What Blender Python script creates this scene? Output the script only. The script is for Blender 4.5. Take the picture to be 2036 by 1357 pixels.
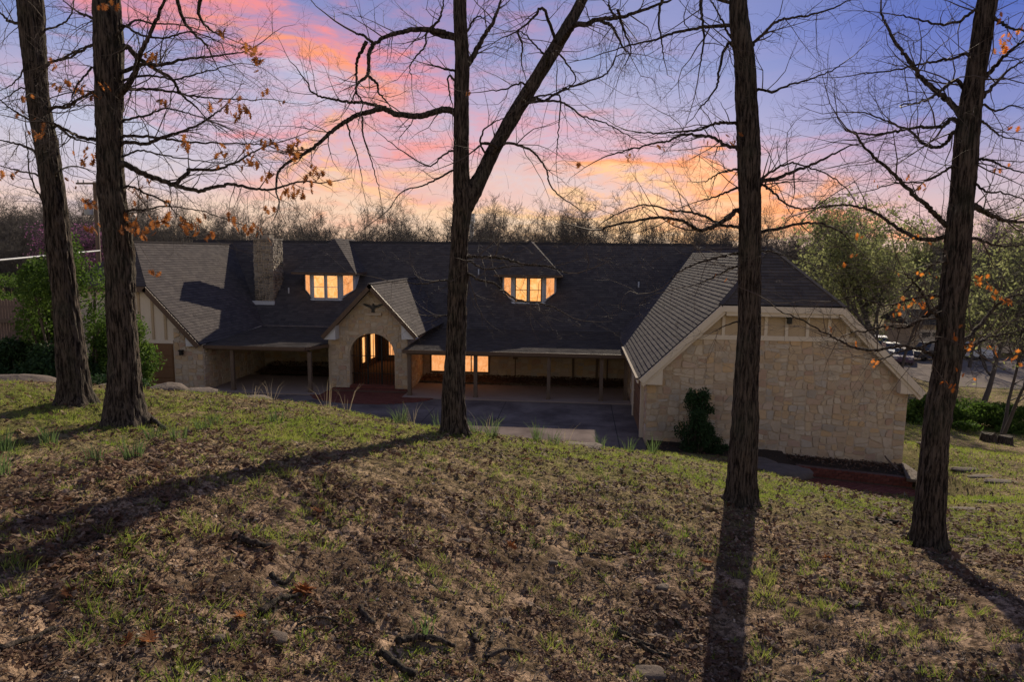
import bpy, math, random
import numpy as np
from mathutils import Vector, Matrix
for o in list(bpy.data.objects): bpy.data.objects.remove(o)
scene = bpy.context.scene
col = scene.collection
rng = random.Random(7)
nrg = np.random.default_rng(11)

# ------------------------------------------------------------------ camera
H = 7.05
F_, CX, CY = 1357., 1018., 678.5
_yaw, _pit, _rol = math.radians(5.5), math.radians(-7.4), math.radians(0.55)
fw = np.array([-math.sin(_yaw)*math.cos(_pit), math.cos(_yaw)*math.cos(_pit), math.sin(_pit)])
_r0 = np.array([math.cos(_yaw), math.sin(_yaw), 0]); _u0 = np.cross(_r0, fw)
RR = _r0*math.cos(_rol)+_u0*math.sin(_rol); UU = _u0*math.cos(_rol)-_r0*math.sin(_rol)
def W(px, py, Y):
    """the point of the place seen at a photograph pixel, at depth Y"""
    d = fw+RR*(px-CX)/F_-UU*(py-CY)/F_
    p = d*Y/d[1]; return (float(p[0]), float(p[1]), float(p[2]+H))
cam = bpy.data.cameras.new('camera'); co = bpy.data.objects.new('camera', cam); col.objects.link(co)
cam.lens = F_/2036*36; cam.sensor_width = 36; cam.clip_end = 3000; cam.clip_start = .05
M = Matrix((RR, UU, -fw)).transposed().to_4x4(); M.translation = Vector((0, 0, H)); co.matrix_world = M
scene.camera = co

# ------------------------------------------------------------------ light, sky, exposure
AZ, EL = math.radians(14.5), math.radians(24.5)        # from +Y towards +X
sd = Vector((math.sin(AZ)*math.cos(EL), math.cos(AZ)*math.cos(EL), math.sin(EL)))
sun = bpy.data.lights.new('sun', 'SUN'); sun.energy = 5.0; sun.angle = math.radians(.55); sun.color = (1, .86, .66)
so = bpy.data.objects.new('sun', sun); col.objects.link(so); so.rotation_euler = sd.to_track_quat('Z', 'Y').to_euler()
scene.view_settings.view_transform = 'Standard'; scene.view_settings.look = 'None'
scene.view_settings.exposure = .42; scene.view_settings.gamma = 1; scene.view_settings.use_curve_mapping = False

class NT:
    def __init__(s, nt): s.nt = nt
    def n(s, t, **k):
        x = s.nt.nodes.new(t)
        for a, b in k.items(): setattr(x, a, b)
        return x
    def l(s, a, b): s.nt.links.new(a, b)
    def inp(s, sock, v):
        if hasattr(v, 'is_output'): s.l(v, sock)
        elif v is not None: sock.default_value = v
    def m(s, op, a, b=None, c=None, clamp=False):
        x = s.n('ShaderNodeMath', operation=op); x.use_clamp = clamp
        s.inp(x.inputs[0], a); s.inp(x.inputs[1], b); s.inp(x.inputs[2], c); return x.outputs[0]
    def mix(s, f, a, b, blend='MIX'):
        x = s.n('ShaderNodeMix', data_type='RGBA', blend_type=blend)
        s.inp(x.inputs[0], f)
        for i, v in ((6, a), (7, b)):
            if isinstance(v, (tuple, list)): v = tuple(v)+(1,)*(4-len(v))
            s.inp(x.inputs[i], v)
        return x.outputs[2]
    def ramp(s, f, pts, interp='LINEAR'):
        x = s.n('ShaderNodeValToRGB'); cr = x.color_ramp; cr.interpolation = interp
        while len(cr.elements) < len(pts): cr.elements.new(.5)
        for e, (p, c) in zip(cr.elements, pts):
            e.position = p; e.color = (c, c, c, 1) if isinstance(c, (int, float)) else tuple(c)+(1,)
        s.inp(x.inputs[0], f); return x.outputs[0]
    def noise(s, vec, scale, detail=4, rough=.55, dist=0, dim='3D'):
        x = s.n('ShaderNodeTexNoise', noise_dimensions=dim)
        if vec is not None: s.l(vec, x.inputs['Vector'])
        x.inputs['Scale'].default_value = scale; x.inputs['Detail'].default_value = detail
        x.inputs['Roughness'].default_value = rough; x.inputs['Distortion'].default_value = dist
        return x.outputs[0]
    def mapv(s, vec, scale=(1, 1, 1), loc=(0, 0, 0)):
        x = s.n('ShaderNodeMapping'); s.l(vec, x.inputs[0]); x.inputs['Scale'].default_value = scale; x.inputs['Location'].default_value = loc
        return x.outputs[0]

world = bpy.data.worlds.new('World'); scene.world = world; world.use_nodes = True
wt = world.node_tree; wt.nodes.clear(); g = NT(wt)
tc = g.n('ShaderNodeTexCoord').outputs['Generated']
sp = g.n('ShaderNodeSeparateXYZ'); g.l(tc, sp.inputs[0]); sx, sy, sz = sp.outputs
u = g.m('ARCTAN2', sx, sy); v = g.m('ARCSINE', sz)
cv = g.mapv(tc, (1, 1, 3.4))
w1 = g.noise(cv, 2.3, 5, .6); w2 = g.noise(g.mapv(tc, (1, 1, 3.4), (5, 3, 1)), 5.5, 6, .62, .6)
w3 = g.noise(g.mapv(tc, (1, 1, 5.5), (9, 2, 4)), 9, 6, .65, .8)
uw = g.m('ADD', u, g.m('MULTIPLY', g.m('SUBTRACT', w1, .5), .75))
vw = g.m('ADD', v, g.m('MULTIPLY', g.m('SUBTRACT', w2, .5), .30))
vw = g.m('ADD', vw, g.m('MULTIPLY', uw, .05))
def skypos(px, py):
    d = fw+RR*(px-CX)/F_-UU*(py-CY)/F_; d = d/np.linalg.norm(d)
    return math.atan2(d[0], d[1]), math.asin(d[2])
def blob(px, py, sw, sh, tilt=0., amp=1.):
    a, b = skypos(px, py); sw /= F_; sh /= F_
    du = g.m('SUBTRACT', uw, a); dv = g.m('SUBTRACT', g.m('SUBTRACT', vw, b), g.m('MULTIPLY', du, tilt))
    q = g.m('ADD', g.m('POWER', g.m('ABSOLUTE', g.m('DIVIDE', du, sw)), 2.), g.m('POWER', g.m('ABSOLUTE', g.m('DIVIDE', dv, sh)), 2.))
    return g.m('MULTIPLY', g.m('POWER', 2.718, g.m('MULTIPLY', q, -1)), amp)
def addall(l):
    r = l[0]
    for x in l[1:]: r = g.m('ADD', r, x)
    return g.m('MINIMUM', r, 1.)
base = g.ramp(g.m('MULTIPLY', v, 1/1.5708), [(0, (.95, .68, .42)), (.045, (.80, .58, .48)), (.10, (.50, .48, .62)), (.17, (.22, .28, .54)), (.26, (.11, .155, .43)), (.5, (.12, .145, .27)), (1, (.09, .11, .2))])
right = g.m('MULTIPLY', g.m('MULTIPLY', g.m('ADD', u, -.06), 3.2, clamp=True), g.m('MULTIPLY', g.m('SUBTRACT', 1.9, u), 2., clamp=True))
blue = g.ramp(g.m('MULTIPLY', v, 1/1.5708), [(0, (.74, .52, .44)), (.05, (.52, .42, .50)), (.11, (.17, .21, .50)), (.18, (.04, .10, .45)), (.26, (.06, .11, .36)), (.5, (.08, .12, .28)), (1, (.08, .11, .25))])
sky = g.mix(right, base, blue)
mot = g.ramp(w3, [(.38, 0), (.62, 1)])
lav = g.m('MULTIPLY', g.ramp(w2, [(.45, 0), (.65, 1)]), g.ramp(v, [(0, .1), (.1, .4), (.33, .15), (.7, .03)]))
sky = g.mix(g.m('MULTIPLY', lav, g.m('SUBTRACT', 1., g.m('MULTIPLY', right, .85))), sky, (.50, .34, .53))
pale = addall([blob(650, 262, 150, 40, .1, .8), blob(540, 225, 130, 36, .1, .7), blob(150, 330, 260, 70, 0, .5), blob(1080, 400, 240, 30, 0, .4)])
sky = g.mix(pale, sky, (.50, .54, .70))
pink = addall([blob(460, 60, 210, 85, -.45), blob(620, 150, 190, 70, -.35, .95), blob(820, 190, 260, 60, -.1, .8), blob(1000, 60, 260, 40, 0, .35),
               blob(1200, 250, 300, 60, -.2, .5), blob(300, 240, 260, 30, 0, .35), blob(700, 330, 200, 60, .1, .4), blob(1650, 240, 150, 24, -.2, .25), blob(1700, 330, 260, 34, -.1, .3)])
pink = g.m('MULTIPLY', pink, g.m('ADD', .28, g.m('MULTIPLY', mot, .62)))
sky = g.mix(pink, sky, (.90, .26, .25))
orange = addall([blob(1330, 345, 170, 34, -.15, 1.), blob(1560, 390, 200, 30, -.1, .9), blob(700, 190, 170, 28, -.3, .55), blob(560, 140, 120, 24, -.4, .5),
                 blob(760, 385, 200, 30, .1, .6), blob(1150, 330, 120, 40, 0, .5), blob(640, 320, 90, 26, .3, .7), blob(1400, 420, 420, 26, 0, .75)])
orange = g.m('MULTIPLY', orange, g.m('ADD', .74, g.m('MULTIPLY', mot, .3)))
sky = g.mix(orange, sky, (1., .33, .12))
gold = addall([blob(1230, 350, 70, 18, -.1, .8), blob(1420, 378, 80, 12, -.1, .7), blob(770, 390, 110, 14, 0, .7), blob(640, 322, 60, 14, .2, .7), blob(1150, 440, 380, 28, 0, .8)])
sky = g.mix(gold, sky, (1., .60, .28))
# the side of the sky away from the sunset: unseen, brightened to fill shaded walls
back = g.m('MULTIPLY', g.m('SUBTRACT', .1, g.m('COSINE', u)), 1.6, clamp=True)
sky = g.mix(g.m('MULTIPLY', back, .85), sky, g.ramp(g.m('MULTIPLY', v, 1/1.5708), [(0, (.86, .70, .54)), (.2, (.46, .42, .40)), (.5, (.13, .17, .28)), (1, (.08, .12, .26))]))
# below the horizon: dull ground tone
below = g.m('MULTIPLY', g.m('MULTIPLY', v, -1), 20, clamp=True)
sky = g.mix(below, sky, (.12, .09, .07))
ns = g.n('ShaderNodeTexSky', sky_type='NISHITA', sun_disc=False); ns.sun_elevation = EL; ns.sun_rotation = AZ
bgN = g.n('ShaderNodeBackground'); g.l(ns.outputs[0], bgN.inputs[0]); bgN.inputs[1].default_value = .05
bgS = g.n('ShaderNodeBackground'); g.l(sky, bgS.inputs[0]); bgS.inputs[1].default_value = .86
mx = g.n('ShaderNodeMixShader'); mx.inputs[0].default_value = .93
g.l(bgN.outputs[0], mx.inputs[1]); g.l(bgS.outputs[0], mx.inputs[2])
g.l(mx.outputs[0], g.n('ShaderNodeOutputWorld').inputs[0])

# ------------------------------------------------------------------ materials
def mat(name, fn, rough=.8, bump=0, spec=.3):
    m = bpy.data.materials.new(name); m.use_nodes = True; t = m.node_tree; t.nodes.clear(); k = NT(t)
    b = k.n('ShaderNodeBsdfPrincipled'); o = k.n('ShaderNodeOutputMaterial'); k.l(b.outputs[0], o.inputs[0])
    b.inputs['Roughness'].default_value = rough; b.inputs['Specular IOR Level'].default_value = spec
    r = fn(k, b)
    if r is not None:
        c, h = r if isinstance(r, tuple) and len(r) == 2 and not isinstance(r[0], float) else (r, None)
        if isinstance(c, tuple): b.inputs['Base Color'].default_value = tuple(c)+(1,)
        else: k.l(c, b.inputs['Base Color'])
        if h is not None:
            bn = k.n('ShaderNodeBump'); bn.inputs['Strength'].default_value = 1; bn.inputs['Distance'].default_value = bump
            k.l(h, bn.inputs['Height']); k.l(bn.outputs[0], b.inputs['Normal'])
    return m
def obc(k): return k.n('ShaderNodeTexCoord').outputs['Object']
def geop(k): return k.n('ShaderNodeNewGeometry').outputs['Position']
def rand_(k):
    a = k.n('ShaderNodeNewGeometry').outputs['Random Per Island']; b = k.n('ShaderNodeObjectInfo').outputs['Random']
    return k.m('FRACT', k.m('ADD', a, k.m('MULTIPLY', b, 7.3)))

def _bark(dark, light):
    def f(k, b):
        p = obc(k)
        n = k.noise(k.mapv(p, (1, 1, .13)), 34, 6, .7); n2 = k.noise(p, 2.2, 4, .6); n3 = k.noise(k.mapv(p, (1, 1, .3)), 120, 3, .7)
        c = k.mix(k.ramp(n, [(.42, 0), (.60, 1)]), dark, light)
        c = k.mix(k.m('MULTIPLY', k.ramp(n2, [(.5, 0), (.75, 1)]), .45), c, (.075, .085, .06))
        c = k.mix(k.m('MULTIPLY', n3, .3), c, (.02, .016, .013))
        return c, k.m('ADD', n, k.m('MULTIPLY', n3, .35))
    return f
M_bark = mat('bark', _bark((.012, .009, .008), (.15, .118, .095)), .95, .05, .15)
M_twig = mat('twig_bark', lambda k, b: k.mix(k.noise(obc(k), 6), (.045, .034, .028), (.13, .10, .08)), .8, 0, .3)
M_fartrunk = mat('far_bark', lambda k, b: k.mix(k.noise(obc(k), 3), (.05, .042, .038), (.12, .10, .085)), .9)
M_fartwig = mat('far_twigs', lambda k, b: k.mix(k.noise(geop(k), .05), (.055, .048, .046), (.10, .088, .08)), .9)

def _leafmat(cols, trans=.5, rough=.6):
    def f(k, b):
        c = k.ramp(rand_(k), [(i/(len(cols)-1), x) for i, x in enumerate(cols)])
        c = k.mix(.5, c, k.ramp(k.noise(geop(k), 1.3, 3), [(.3, cols[0]), (.7, cols[-1])]))
        tr = k.n('ShaderNodeBsdfTranslucent'); k.l(c, tr.inputs[0]); ms = k.n('ShaderNodeMixShader'); ms.inputs[0].default_value = trans
        k.l(c, b.inputs['Base Color']); k.l(b.outputs[0], ms.inputs[1]); k.l(tr.outputs[0], ms.inputs[2])
        o = [n for n in k.nt.nodes if n.type == 'OUTPUT_MATERIAL'][0]; k.l(ms.outputs[0], o.inputs[0])
        return None
    return f
M_oakleaf = mat('oak_leaf', _leafmat([(.16, .055, .02), (.34, .12, .035), (.42, .17, .05)], .55))
M_oakleaf2 = mat('oak_leaf_orange', _leafmat([(.42, .11, .02), (.60, .19, .03), (.70, .27, .05)], .6))
M_litter = mat('leaf_litter', _leafmat([(.05, .028, .019), (.13, .072, .045), (.22, .135, .09), (.085, .042, .026), (.50, .40, .31), (.12, .072, .046), (.17, .088, .052)], .3), .8, 0, .15)
M_grass = mat('grass_blade', _leafmat([(.09, .16, .018), (.20, .30, .035), (.31, .40, .055), (.33, .31, .09)], .5))
M_tallgrass = mat('tall_grass', _leafmat([(.05, .10, .03), (.09, .16, .05), (.14, .17, .07)], .5))
M_drygrass = mat('dry_grass', _leafmat([(.30, .24, .15), (.42, .35, .24)], .3))
M_shrub = mat('shrub_leaf', _leafmat([(.03, .07, .012), (.07, .13, .02), (.13, .20, .035)], .45))
M_dark_shrub = mat('evergreen_leaf', _leafmat([(.012, .03, .012), (.03, .06, .02), (.04, .085, .025)], .25))
M_spring = mat('spring_leaf', _leafmat([(.17, .20, .075), (.25, .28, .11), (.33, .34, .15)], .5))
M_redbud = mat('redbud_blossom', _leafmat([(.22, .08, .17), (.32, .13, .26), (.27, .10, .22)], .3))

def _ground(k, b):
    p = geop(k); n1 = k.noise(p, .35, 5, .6); n2 = k.noise(p, 2.2, 6, .65); n3 = k.noise(p, 14, 6, .7); n4 = k.noise(p, 60, 4, .7)
    c = k.mix(k.ramp(n2, [(.35, 0), (.62, 1)]), (.11, .07, .048), (.50, .34, .235))
    c = k.mix(k.ramp(n3, [(.44, .92), (.55, 0)]), c, (.075, .047, .033))
    c = k.mix(k.ramp(n4, [(.38, .5), (.5, 0)]), c, (.05, .032, .022))
    at = k.n('ShaderNodeAttribute', attribute_name='green').outputs['Fac']
    gm = k.m('MULTIPLY', at, k.ramp(k.m('ADD', k.m('MULTIPLY', n3, .6), k.m('MULTIPLY', n1, .5)), [(.42, .25), (.60, 1)]))
    c = k.mix(gm, c, k.mix(n4, (.06, .08, .014), (.20, .215, .045)))
    return c, k.m('ADD', k.m('MULTIPLY', n3, .7), k.m('MULTIPLY', n4, .3))
M_ground = mat('woodland_floor', _ground, 1., .045, .03)

def _shingle(k, b):
    r = rand_(k); p = geop(k)
    c = k.ramp(r, [(0, (.052, .047, .050)), (.5, (.068, .061, .062)), (1, (.090, .080, .078))])
    n = k.noise(p, 55, 3, .7); st = k.noise(p, .5, 5, .6)
    c = k.mix(k.m('MULTIPLY', k.ramp(n, [(.4, 0), (.7, 1)]), .45), c, (.13, .11, .10))
    c = k.mix(k.m('MULTIPLY', k.ramp(st, [(.5, 0), (.75, 1)]), .35), c, (.10, .085, .075))
    return c, n
M_shingle = mat('roof_shingle', _shingle, 1., .004, .05)
M_deck = mat('roof_deck', lambda k, b: (.03, .026, .024), .9)

def _stone(cols, soot=0.):
    def f(k, b):
        p = geop(k)
        c = k.ramp(rand_(k), [(i/(len(cols)-1), x) for i, x in enumerate(cols)])
        n = k.noise(p, 9, 6, .65); n2 = k.noise(p, 1.1, 5, .6); n3 = k.noise(p, 45, 4, .7)
        c = k.mix(k.m('MULTIPLY', k.ramp(n, [(.45, 0), (.7, 1)]), .5), c, (.42, .31, .20))
        c = k.mix(k.m('MULTIPLY', k.ramp(n2, [(.5, 0), (.72, 1)]), .25+soot), c, (.10, .085, .07) if not soot else (.022, .02, .018))
        return c, k.m('ADD', n, k.m('MULTIPLY', n3, .5))
    return f
WSTONE = [(.55, .44, .33), (.60, .51, .40), (.44, .34, .25), (.58, .40, .23), (.46, .41, .36), (.58, .45, .30), (.46, .31, .24), (.57, .48, .38), (.38, .33, .28)]
M_stone = mat('limestone', _stone(WSTONE), .9, .02, .2)
M_stone_soot = mat('chimney_stone', _stone([(.28, .25, .21), (.17, .155, .14), (.34, .30, .25), (.11, .10, .09)], .55), .95, .03, .2)
M_mortar = mat('mortar', lambda k, b: (k.mix(k.noise(geop(k), 12), (.42, .33, .24), (.52, .42, .32)), k.noise(geop(k), 60)), .95, .01)
M_rock = mat('sandstone_rock', lambda k, b: (k.mix(k.noise(geop(k), 4, 6, .65), (.06, .046, .036), (.17, .13, .105)), k.noise(geop(k), 14, 6, .7)), .95, .03)
def paint(name, a, bb, rough=.6):
    return mat(name, lambda k, b: (k.mix(k.noise(k.mapv(geop(k), (3, 3, .5)), 3, 5, .6), a, bb), k.noise(k.mapv(geop(k), (9, 9, 1.2)), 9, 4, .6)), rough, .003)
M_white = paint('cream_trim_paint', (.58, .49, .39), (.68, .60, .50))
M_board = paint('cream_board', (.40, .30, .19), (.48, .37, .25))
M_bluewhite = paint('dormer_paint', (.50, .50, .52), (.60, .60, .62))
M_brownwood = paint('brown_wood', (.07, .043, .03), (.14, .09, .062))
M_greywood = paint('weathered_wood', (.09, .06, .045), (.19, .14, .105), .85)
M_fence = paint('fence_wood', (.10, .065, .055), (.20, .14, .12), .9)
M_door = paint('brown_door', (.14, .072, .035), (.19, .10, .05))
M_black = mat('black_iron', lambda k, b: (.015, .014, .014), .5)
M_bronze = mat('dark_bronze', lambda k, b: (.035, .035, .035), .6)
M_bounce = paint('bounce_soffit', (.55, .48, .38), (.65, .57, .46))  # pale tone chosen to bounce light under the porch roofs
M_metal = mat('grey_metal', lambda k, b: (.35, .36, .38), .5)
M_concrete = mat('stained_concrete', lambda k, b: (k.mix(k.ramp(k.noise(geop(k), .6, 6, .65), [(.35, 0), (.65, 1)]), (.10, .08, .075), (.21, .17, .155)), k.noise(geop(k), 40)), 1., .003, 0.)
M_porchfloor = mat('porch_concrete', lambda k, b: (k.mix(k.noise(geop(k), .9, 6, .65), (.22, .17, .15), (.36, .28, .24)), k.noise(geop(k), 40)), .9, .003, .1)
M_road = mat('pale_driveway', lambda k, b: (k.mix(k.noise(geop(k), .8, 6, .7), (.13, .11, .10), (.25, .22, .20))), 1., 0, 0.)
M_brick = mat('red_brick', lambda k, b: (k.mix(k.noise(geop(k), 20, 4), k.ramp(rand_(k), [(0, (.13, .035, .025)), (.5, (.19, .055, .04)), (1, (.25, .085, .06))]), (.09, .03, .025)), k.noise(geop(k), 60)), .85, .004)
M_joint = mat('brick_joint', lambda k, b: (.10, .06, .05), .95)
M_leafbed = mat('leafy_bed', lambda k, b: (k.mix(k.noise(geop(k), 14, 5, .7), (.06, .035, .025), (.22, .13, .085)), k.noise(geop(k), 25, 5, .7)), .95, .05)
M_mulch = mat('dark_mulch', lambda k, b: (k.mix(k.noise(geop(k), 20, 5, .7), (.012, .009, .007), (.06, .04, .028)), k.noise(geop(k), 25, 5, .7)), .95, .05)
def _glow(c1, c2, s):
    def f(k, b):
        p = geop(k); n = k.noise(k.mapv(p, (2, 2, 1.3)), 2.2, 4, .6, 1.2)
        c = k.mix(k.ramp(n, [(.3, 0), (.7, 1)]), c1, c2); k.l(c, b.inputs['Emission Color']); b.inputs['Emission Strength'].default_value = s
        return (.05, .03, .02)
    return f
M_glow = mat('lit_window_glass', _glow((.95, .33, .07), (.98, .55, .22), .95), .15, 0, .5)
M_glow2 = mat('lit_curtain_glass', _glow((.75, .25, .06), (1., .48, .20), .82), .15, 0, .5)
M_glass = mat('dark_glass', lambda k, b: (.02, .025, .03), .08, 0, .6)
def car(name, c): return mat(name, lambda k, b: c, .3, 0, .6)

# ------------------------------------------------------------------ mesh helpers
def setk(o, label=None, cat=None, group=None, kind=None):
    if label: o['label'] = label
    if cat: o['category'] = cat
    if group: o['group'] = group
    if kind: o['kind'] = kind
    return o
def link(name, me, parent=None):
    o = bpy.data.objects.new(name, me); col.objects.link(o)
    if parent is not None: o.parent = parent; o.matrix_parent_inverse = PINV[parent.name]
    PINV[o.name] = (o.matrix_world if parent is None else Matrix.Identity(4)).inverted()
    return o
PINV = {}
def empty(name, loc=(0, 0, 0), **k):
    o = bpy.data.objects.new(name, None); col.objects.link(o); o.location = loc
    PINV[o.name] = Matrix.Translation(-Vector(loc)); o.empty_display_size = .2
    return setk(o, **k)
def np_mesh(name, V, Fa, m, smooth=False):
    """V (N,3), Fa (M,k) same-size faces"""
    V = np.asarray(V, np.float32); Fa = np.asarray(Fa, np.int32)
    me = bpy.data.meshes.new(name); me.vertices.add(len(V)); me.vertices.foreach_set('co', V.ravel())
    k = Fa.shape[1]; me.loops.add(Fa.size); me.loops.foreach_set('vertex_index', Fa.ravel())
    me.polygons.add(len(Fa)); me.polygons.foreach_set('loop_start', np.arange(0, Fa.size, k, dtype=np.int32))
    me.polygons.foreach_set('use_smooth', np.full(len(Fa), smooth)); me.update(calc_edges=True)
    me.materials.append(m); return me
class MB:
    def __init__(s): s.v = []; s.f = []; s.sm = False
    def add(s, vs, fs):
        n = len(s.v); s.v += [tuple(map(float, a)) for a in vs]; s.f += [tuple(n+i for i in f) for f in fs]
    def box(s, a, b):
        (x0, y0, z0), (x1, y1, z1) = a, b
        s.add([(x0, y0, z0), (x1, y0, z0), (x1, y1, z0), (x0, y1, z0), (x0, y0, z1), (x1, y0, z1), (x1, y1, z1), (x0, y1, z1)],
              [(0, 3, 2, 1), (4, 5, 6, 7), (0, 1, 5, 4), (1, 2, 6, 5), (2, 3, 7, 6), (3, 0, 4, 7)])
    def prism(s, pts, vec):
        """closed solid: polygon swept along vec"""
        n = len(pts); P = [Vector(p) for p in pts]; v = Vector(vec)
        nrm = sum(((P[i]-P[0]).cross(P[(i+1) % n]-P[0]) for i in range(n)), Vector())
        if nrm.dot(v) > 0: P = P[::-1]
        s.add(P+[p+v for p in P], [tuple(range(n)), tuple(range(2*n-1, n-1, -1))]+[(i, i+n, (i+1) % n+n, (i+1) % n) for i in range(n)])
    def beam(s, p0, p1, up, wd, ht):
        """board from p0 to p1; top edge on the line, ht down along 'up', wd along side"""
        p0, p1, up = Vector(p0), Vector(p1), Vector(up); d = (p1-p0).normalized(); side = d.cross(up).normalized(); up2 = side.cross(d).normalized()
        q = [p0-side*wd/2, p0+side*wd/2, p0+side*wd/2-up2*ht, p0-side*wd/2-up2*ht]; s.prism(q, p1-p0)
    def build(s, name, m, parent=None, smooth=False):
        me = bpy.data.meshes.new(name); me.from_pydata(s.v, [], s.f); me.materials.append(m)
        if smooth: me.polygons.foreach_set('use_smooth', [True]*len(me.polygons))
        me.update(); return link(name, me, parent)
def tube(path, rad, n=8, cap=True):
    P = np.array(path, float); R = np.array(rad, float); k = len(P)
    T = np.gradient(P, axis=0); T /= np.linalg.norm(T, axis=1)[:, None]+1e-9
    a = np.cross(T[0], [0, 0, 1.]); 
    if np.linalg.norm(a) < .2: a = np.cross(T[0], [0, 1., 0])
    A = []; 
    for t in T:
        a = a-t*np.dot(a, t); a /= np.linalg.norm(a)+1e-9; A.append(a)
    A = np.array(A); B = np.cross(T, A); th = np.arange(n)*2*np.pi/n
    V = P[:, None, :]+R[:, None, None]*(A[:, None, :]*np.cos(th)[None, :, None]+B[:, None, :]*np.sin(th)[None, :, None])
    i = np.arange(k-1)[:, None]*n; j = np.arange(n)[None, :]; j2 = (j+1) % n
    Fa = np.stack([i+j, i+j2, i+n+j2, i+n+j], -1).reshape(-1, 4)
    return V.reshape(-1, 3), Fa
def join_np(parts):
    V = []; Fs = []; n = 0
    for v, f in parts:
        V.append(v); Fs.append(f+n); n += len(v)
    return np.concatenate(V), np.concatenate(Fs)
def segs_np(S, n=3):
    """S rows: p0(3) p1(3) r0 r1 -> open prisms"""
    S = np.array(S, float); p0, p1, r0, r1 = S[:, :3], S[:, 3:6], S[:, 6], S[:, 7]
    d = p1-p0; d /= np.linalg.norm(d, axis=1)[:, None]+1e-9
    ref = np.where(np.abs(d[:, 2:3]) > .9, np.array([[1., 0, 0]]), np.array([[0, 0, 1.]]))
    a = np.cross(d, ref); a /= np.linalg.norm(a, axis=1)[:, None]+1e-9; b = np.cross(d, a)
    th = np.arange(n)*2*np.pi/n; o = a[:, None]*np.cos(th)[None, :, None]+b[:, None]*np.sin(th)[None, :, None]
    V = np.concatenate([p0[:, None]+o*r0[:, None, None], p1[:, None]+o*r1[:, None, None]], 1).reshape(-1, 3)
    i = np.arange(len(S))[:, None]*2*n; j = np.arange(n)[None]; j2 = (j+1) % n
    return V, np.stack([i+j, i+j2, i+n+j2, i+n+j], -1).reshape(-1, 4)

# value noise (numpy)
def _h(ix, iy, s): 
    q = (ix.astype(np.int64)*374761393+iy.astype(np.int64)*668265263+s*974711) & 0xffffffff
    q = ((q ^ (q >> 13))*1274126177) & 0xffffffff; return ((q ^ (q >> 16)) & 0xffff)/65535.
def vn(x, y, s=0, wrap=None):
    x = np.asarray(x, float); y = np.asarray(y, float); ix = np.floor(x); iy = np.floor(y); fx = x-ix; fy = y-iy
    fx = fx*fx*(3-2*fx); fy = fy*fy*(3-2*fy); ix2 = ix+1
    if wrap: ix = ix % wrap; ix2 = ix2 % wrap
    a = _h(ix, iy, s); b = _h(ix2, iy, s); c = _h(ix, iy+1, s); d = _h(ix2, iy+1, s)
    return (a*(1-fx)+b*fx)*(1-fy)+(c*(1-fx)+d*fx)*fy
def fbm(x, y, s=0, o=4):
    r = 0; a = .5
    for i in range(o): r = r+a*vn(np.asarray(x)*2**i, np.asarray(y)*2**i, s+i); a *= .5
    return r/(1-.5**o)
# ------------------------------------------------------------------ terrain
def shp(base, px, py):
    """point on the line the trunk's shadow takes, seen at this pixel"""
    a = W(px, py, 1.); k = math.tan(AZ); Y = (base[0]-base[1]*k)/(a[0]-k); return (px, py, Y)
b3, b2, b5 = W(900, 867, 11.4), W(252, 846, 9.4), W(1845, 1091, 9.)
ctl = [W(*q) for q in [shp(b3, 0, 1045), shp(b3, 250, 985), shp(b3, 500, 935), shp(b3, 700, 900), shp(b2, 0, 893), shp(b2, 120, 868), shp(b5, 1950, 1165), (0, 1357, 2.75), (500, 1357, 3.65), (1018, 1357, 4.5), (1432, 1357, 5.2), (2036, 1357, 4.9), shp(b5, 2036, 1232),
    (150, 803, 10.3), (252, 846, 9.4), (900, 867, 11.4), (1468, 1003, 9.6), (1845, 1091, 9.), (0, 765, 12.5), (300, 776, 12.5), (430, 788, 12.6), (600, 804, 13), (780, 845, 12.6),
    (1000, 872, 12.8), (1200, 893, 14), (1310, 905, 17), (1500, 935, 20), (1400, 916, 22.5), (1600, 965, 20), (1700, 1000, 18.5), (1820, 1022, 18.), (1900, 1005, 18.),
    (2036, 1030, 14.5), (1940, 945, 24), (2036, 905, 30), (1830, 885, 27), (1950, 873, 35.7), (1850, 850, 36)]]
ctl += [(-20, 20, 1.6), (-12, 20, 1.2), (-5, 19, 1.2), (0, 19.5, 1.0), (-25, 26, 1.9), (-30, 30, 2.2), (-20, 28, .4), (-23, 31, .2), (-12, 25, -.1), (-5, 24, -.1), (0, 23.6, 0), (2.5, 24.8, -.05),
        (7, 25, -.28), (12, 25.3, -.55), (14, 30, -1), (13, 45, -2.3), (28, 50, -3), (30, 58, -3.3), (33, 78, -3.7), (42, 74, -3.7), (60, 60, -4), (0, 60, -2), (-20, 60, -1), (-40, 60, 1), (-50, 30, 3),
        (-30, 10, 4.6), (-14, 5, 4.9), (-5, -1, 4.8), (3, -1, 4.6), (10, 5, 3.1), (20, 10, 1.2), (25, 20, -.2), (45, 30, -2), (-10, 34, -.2), (-18, 34, -.1), (0, 34, -.2), (8, 35, -.8),
        (0, -20, 5), (-40, -20, 5), (40, -20, 2), (-60, 80, 2), (0, 90, -3), (60, 90, -4)]
C = np.array(ctl)
def _phi(r2): return .5*r2*np.log(r2+1e-9)
_n = len(C); A = np.zeros((_n+3, _n+3)); r2 = ((C[:, None, :2]-C[None, :, :2])**2).sum(-1)
A[:_n, :_n] = _phi(r2)+np.eye(_n)*.15; A[:_n, _n] = 1; A[:_n, _n+1:] = C[:, :2]; A[_n, :_n] = 1; A[_n+1:, :_n] = C[:, :2].T
wts = np.linalg.solve(A, np.concatenate([C[:, 2], [0, 0, 0]]))
def sstep(a, b, x): t = np.clip((x-a)/(b-a), 0, 1); return t*t*(3-2*t)
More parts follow.
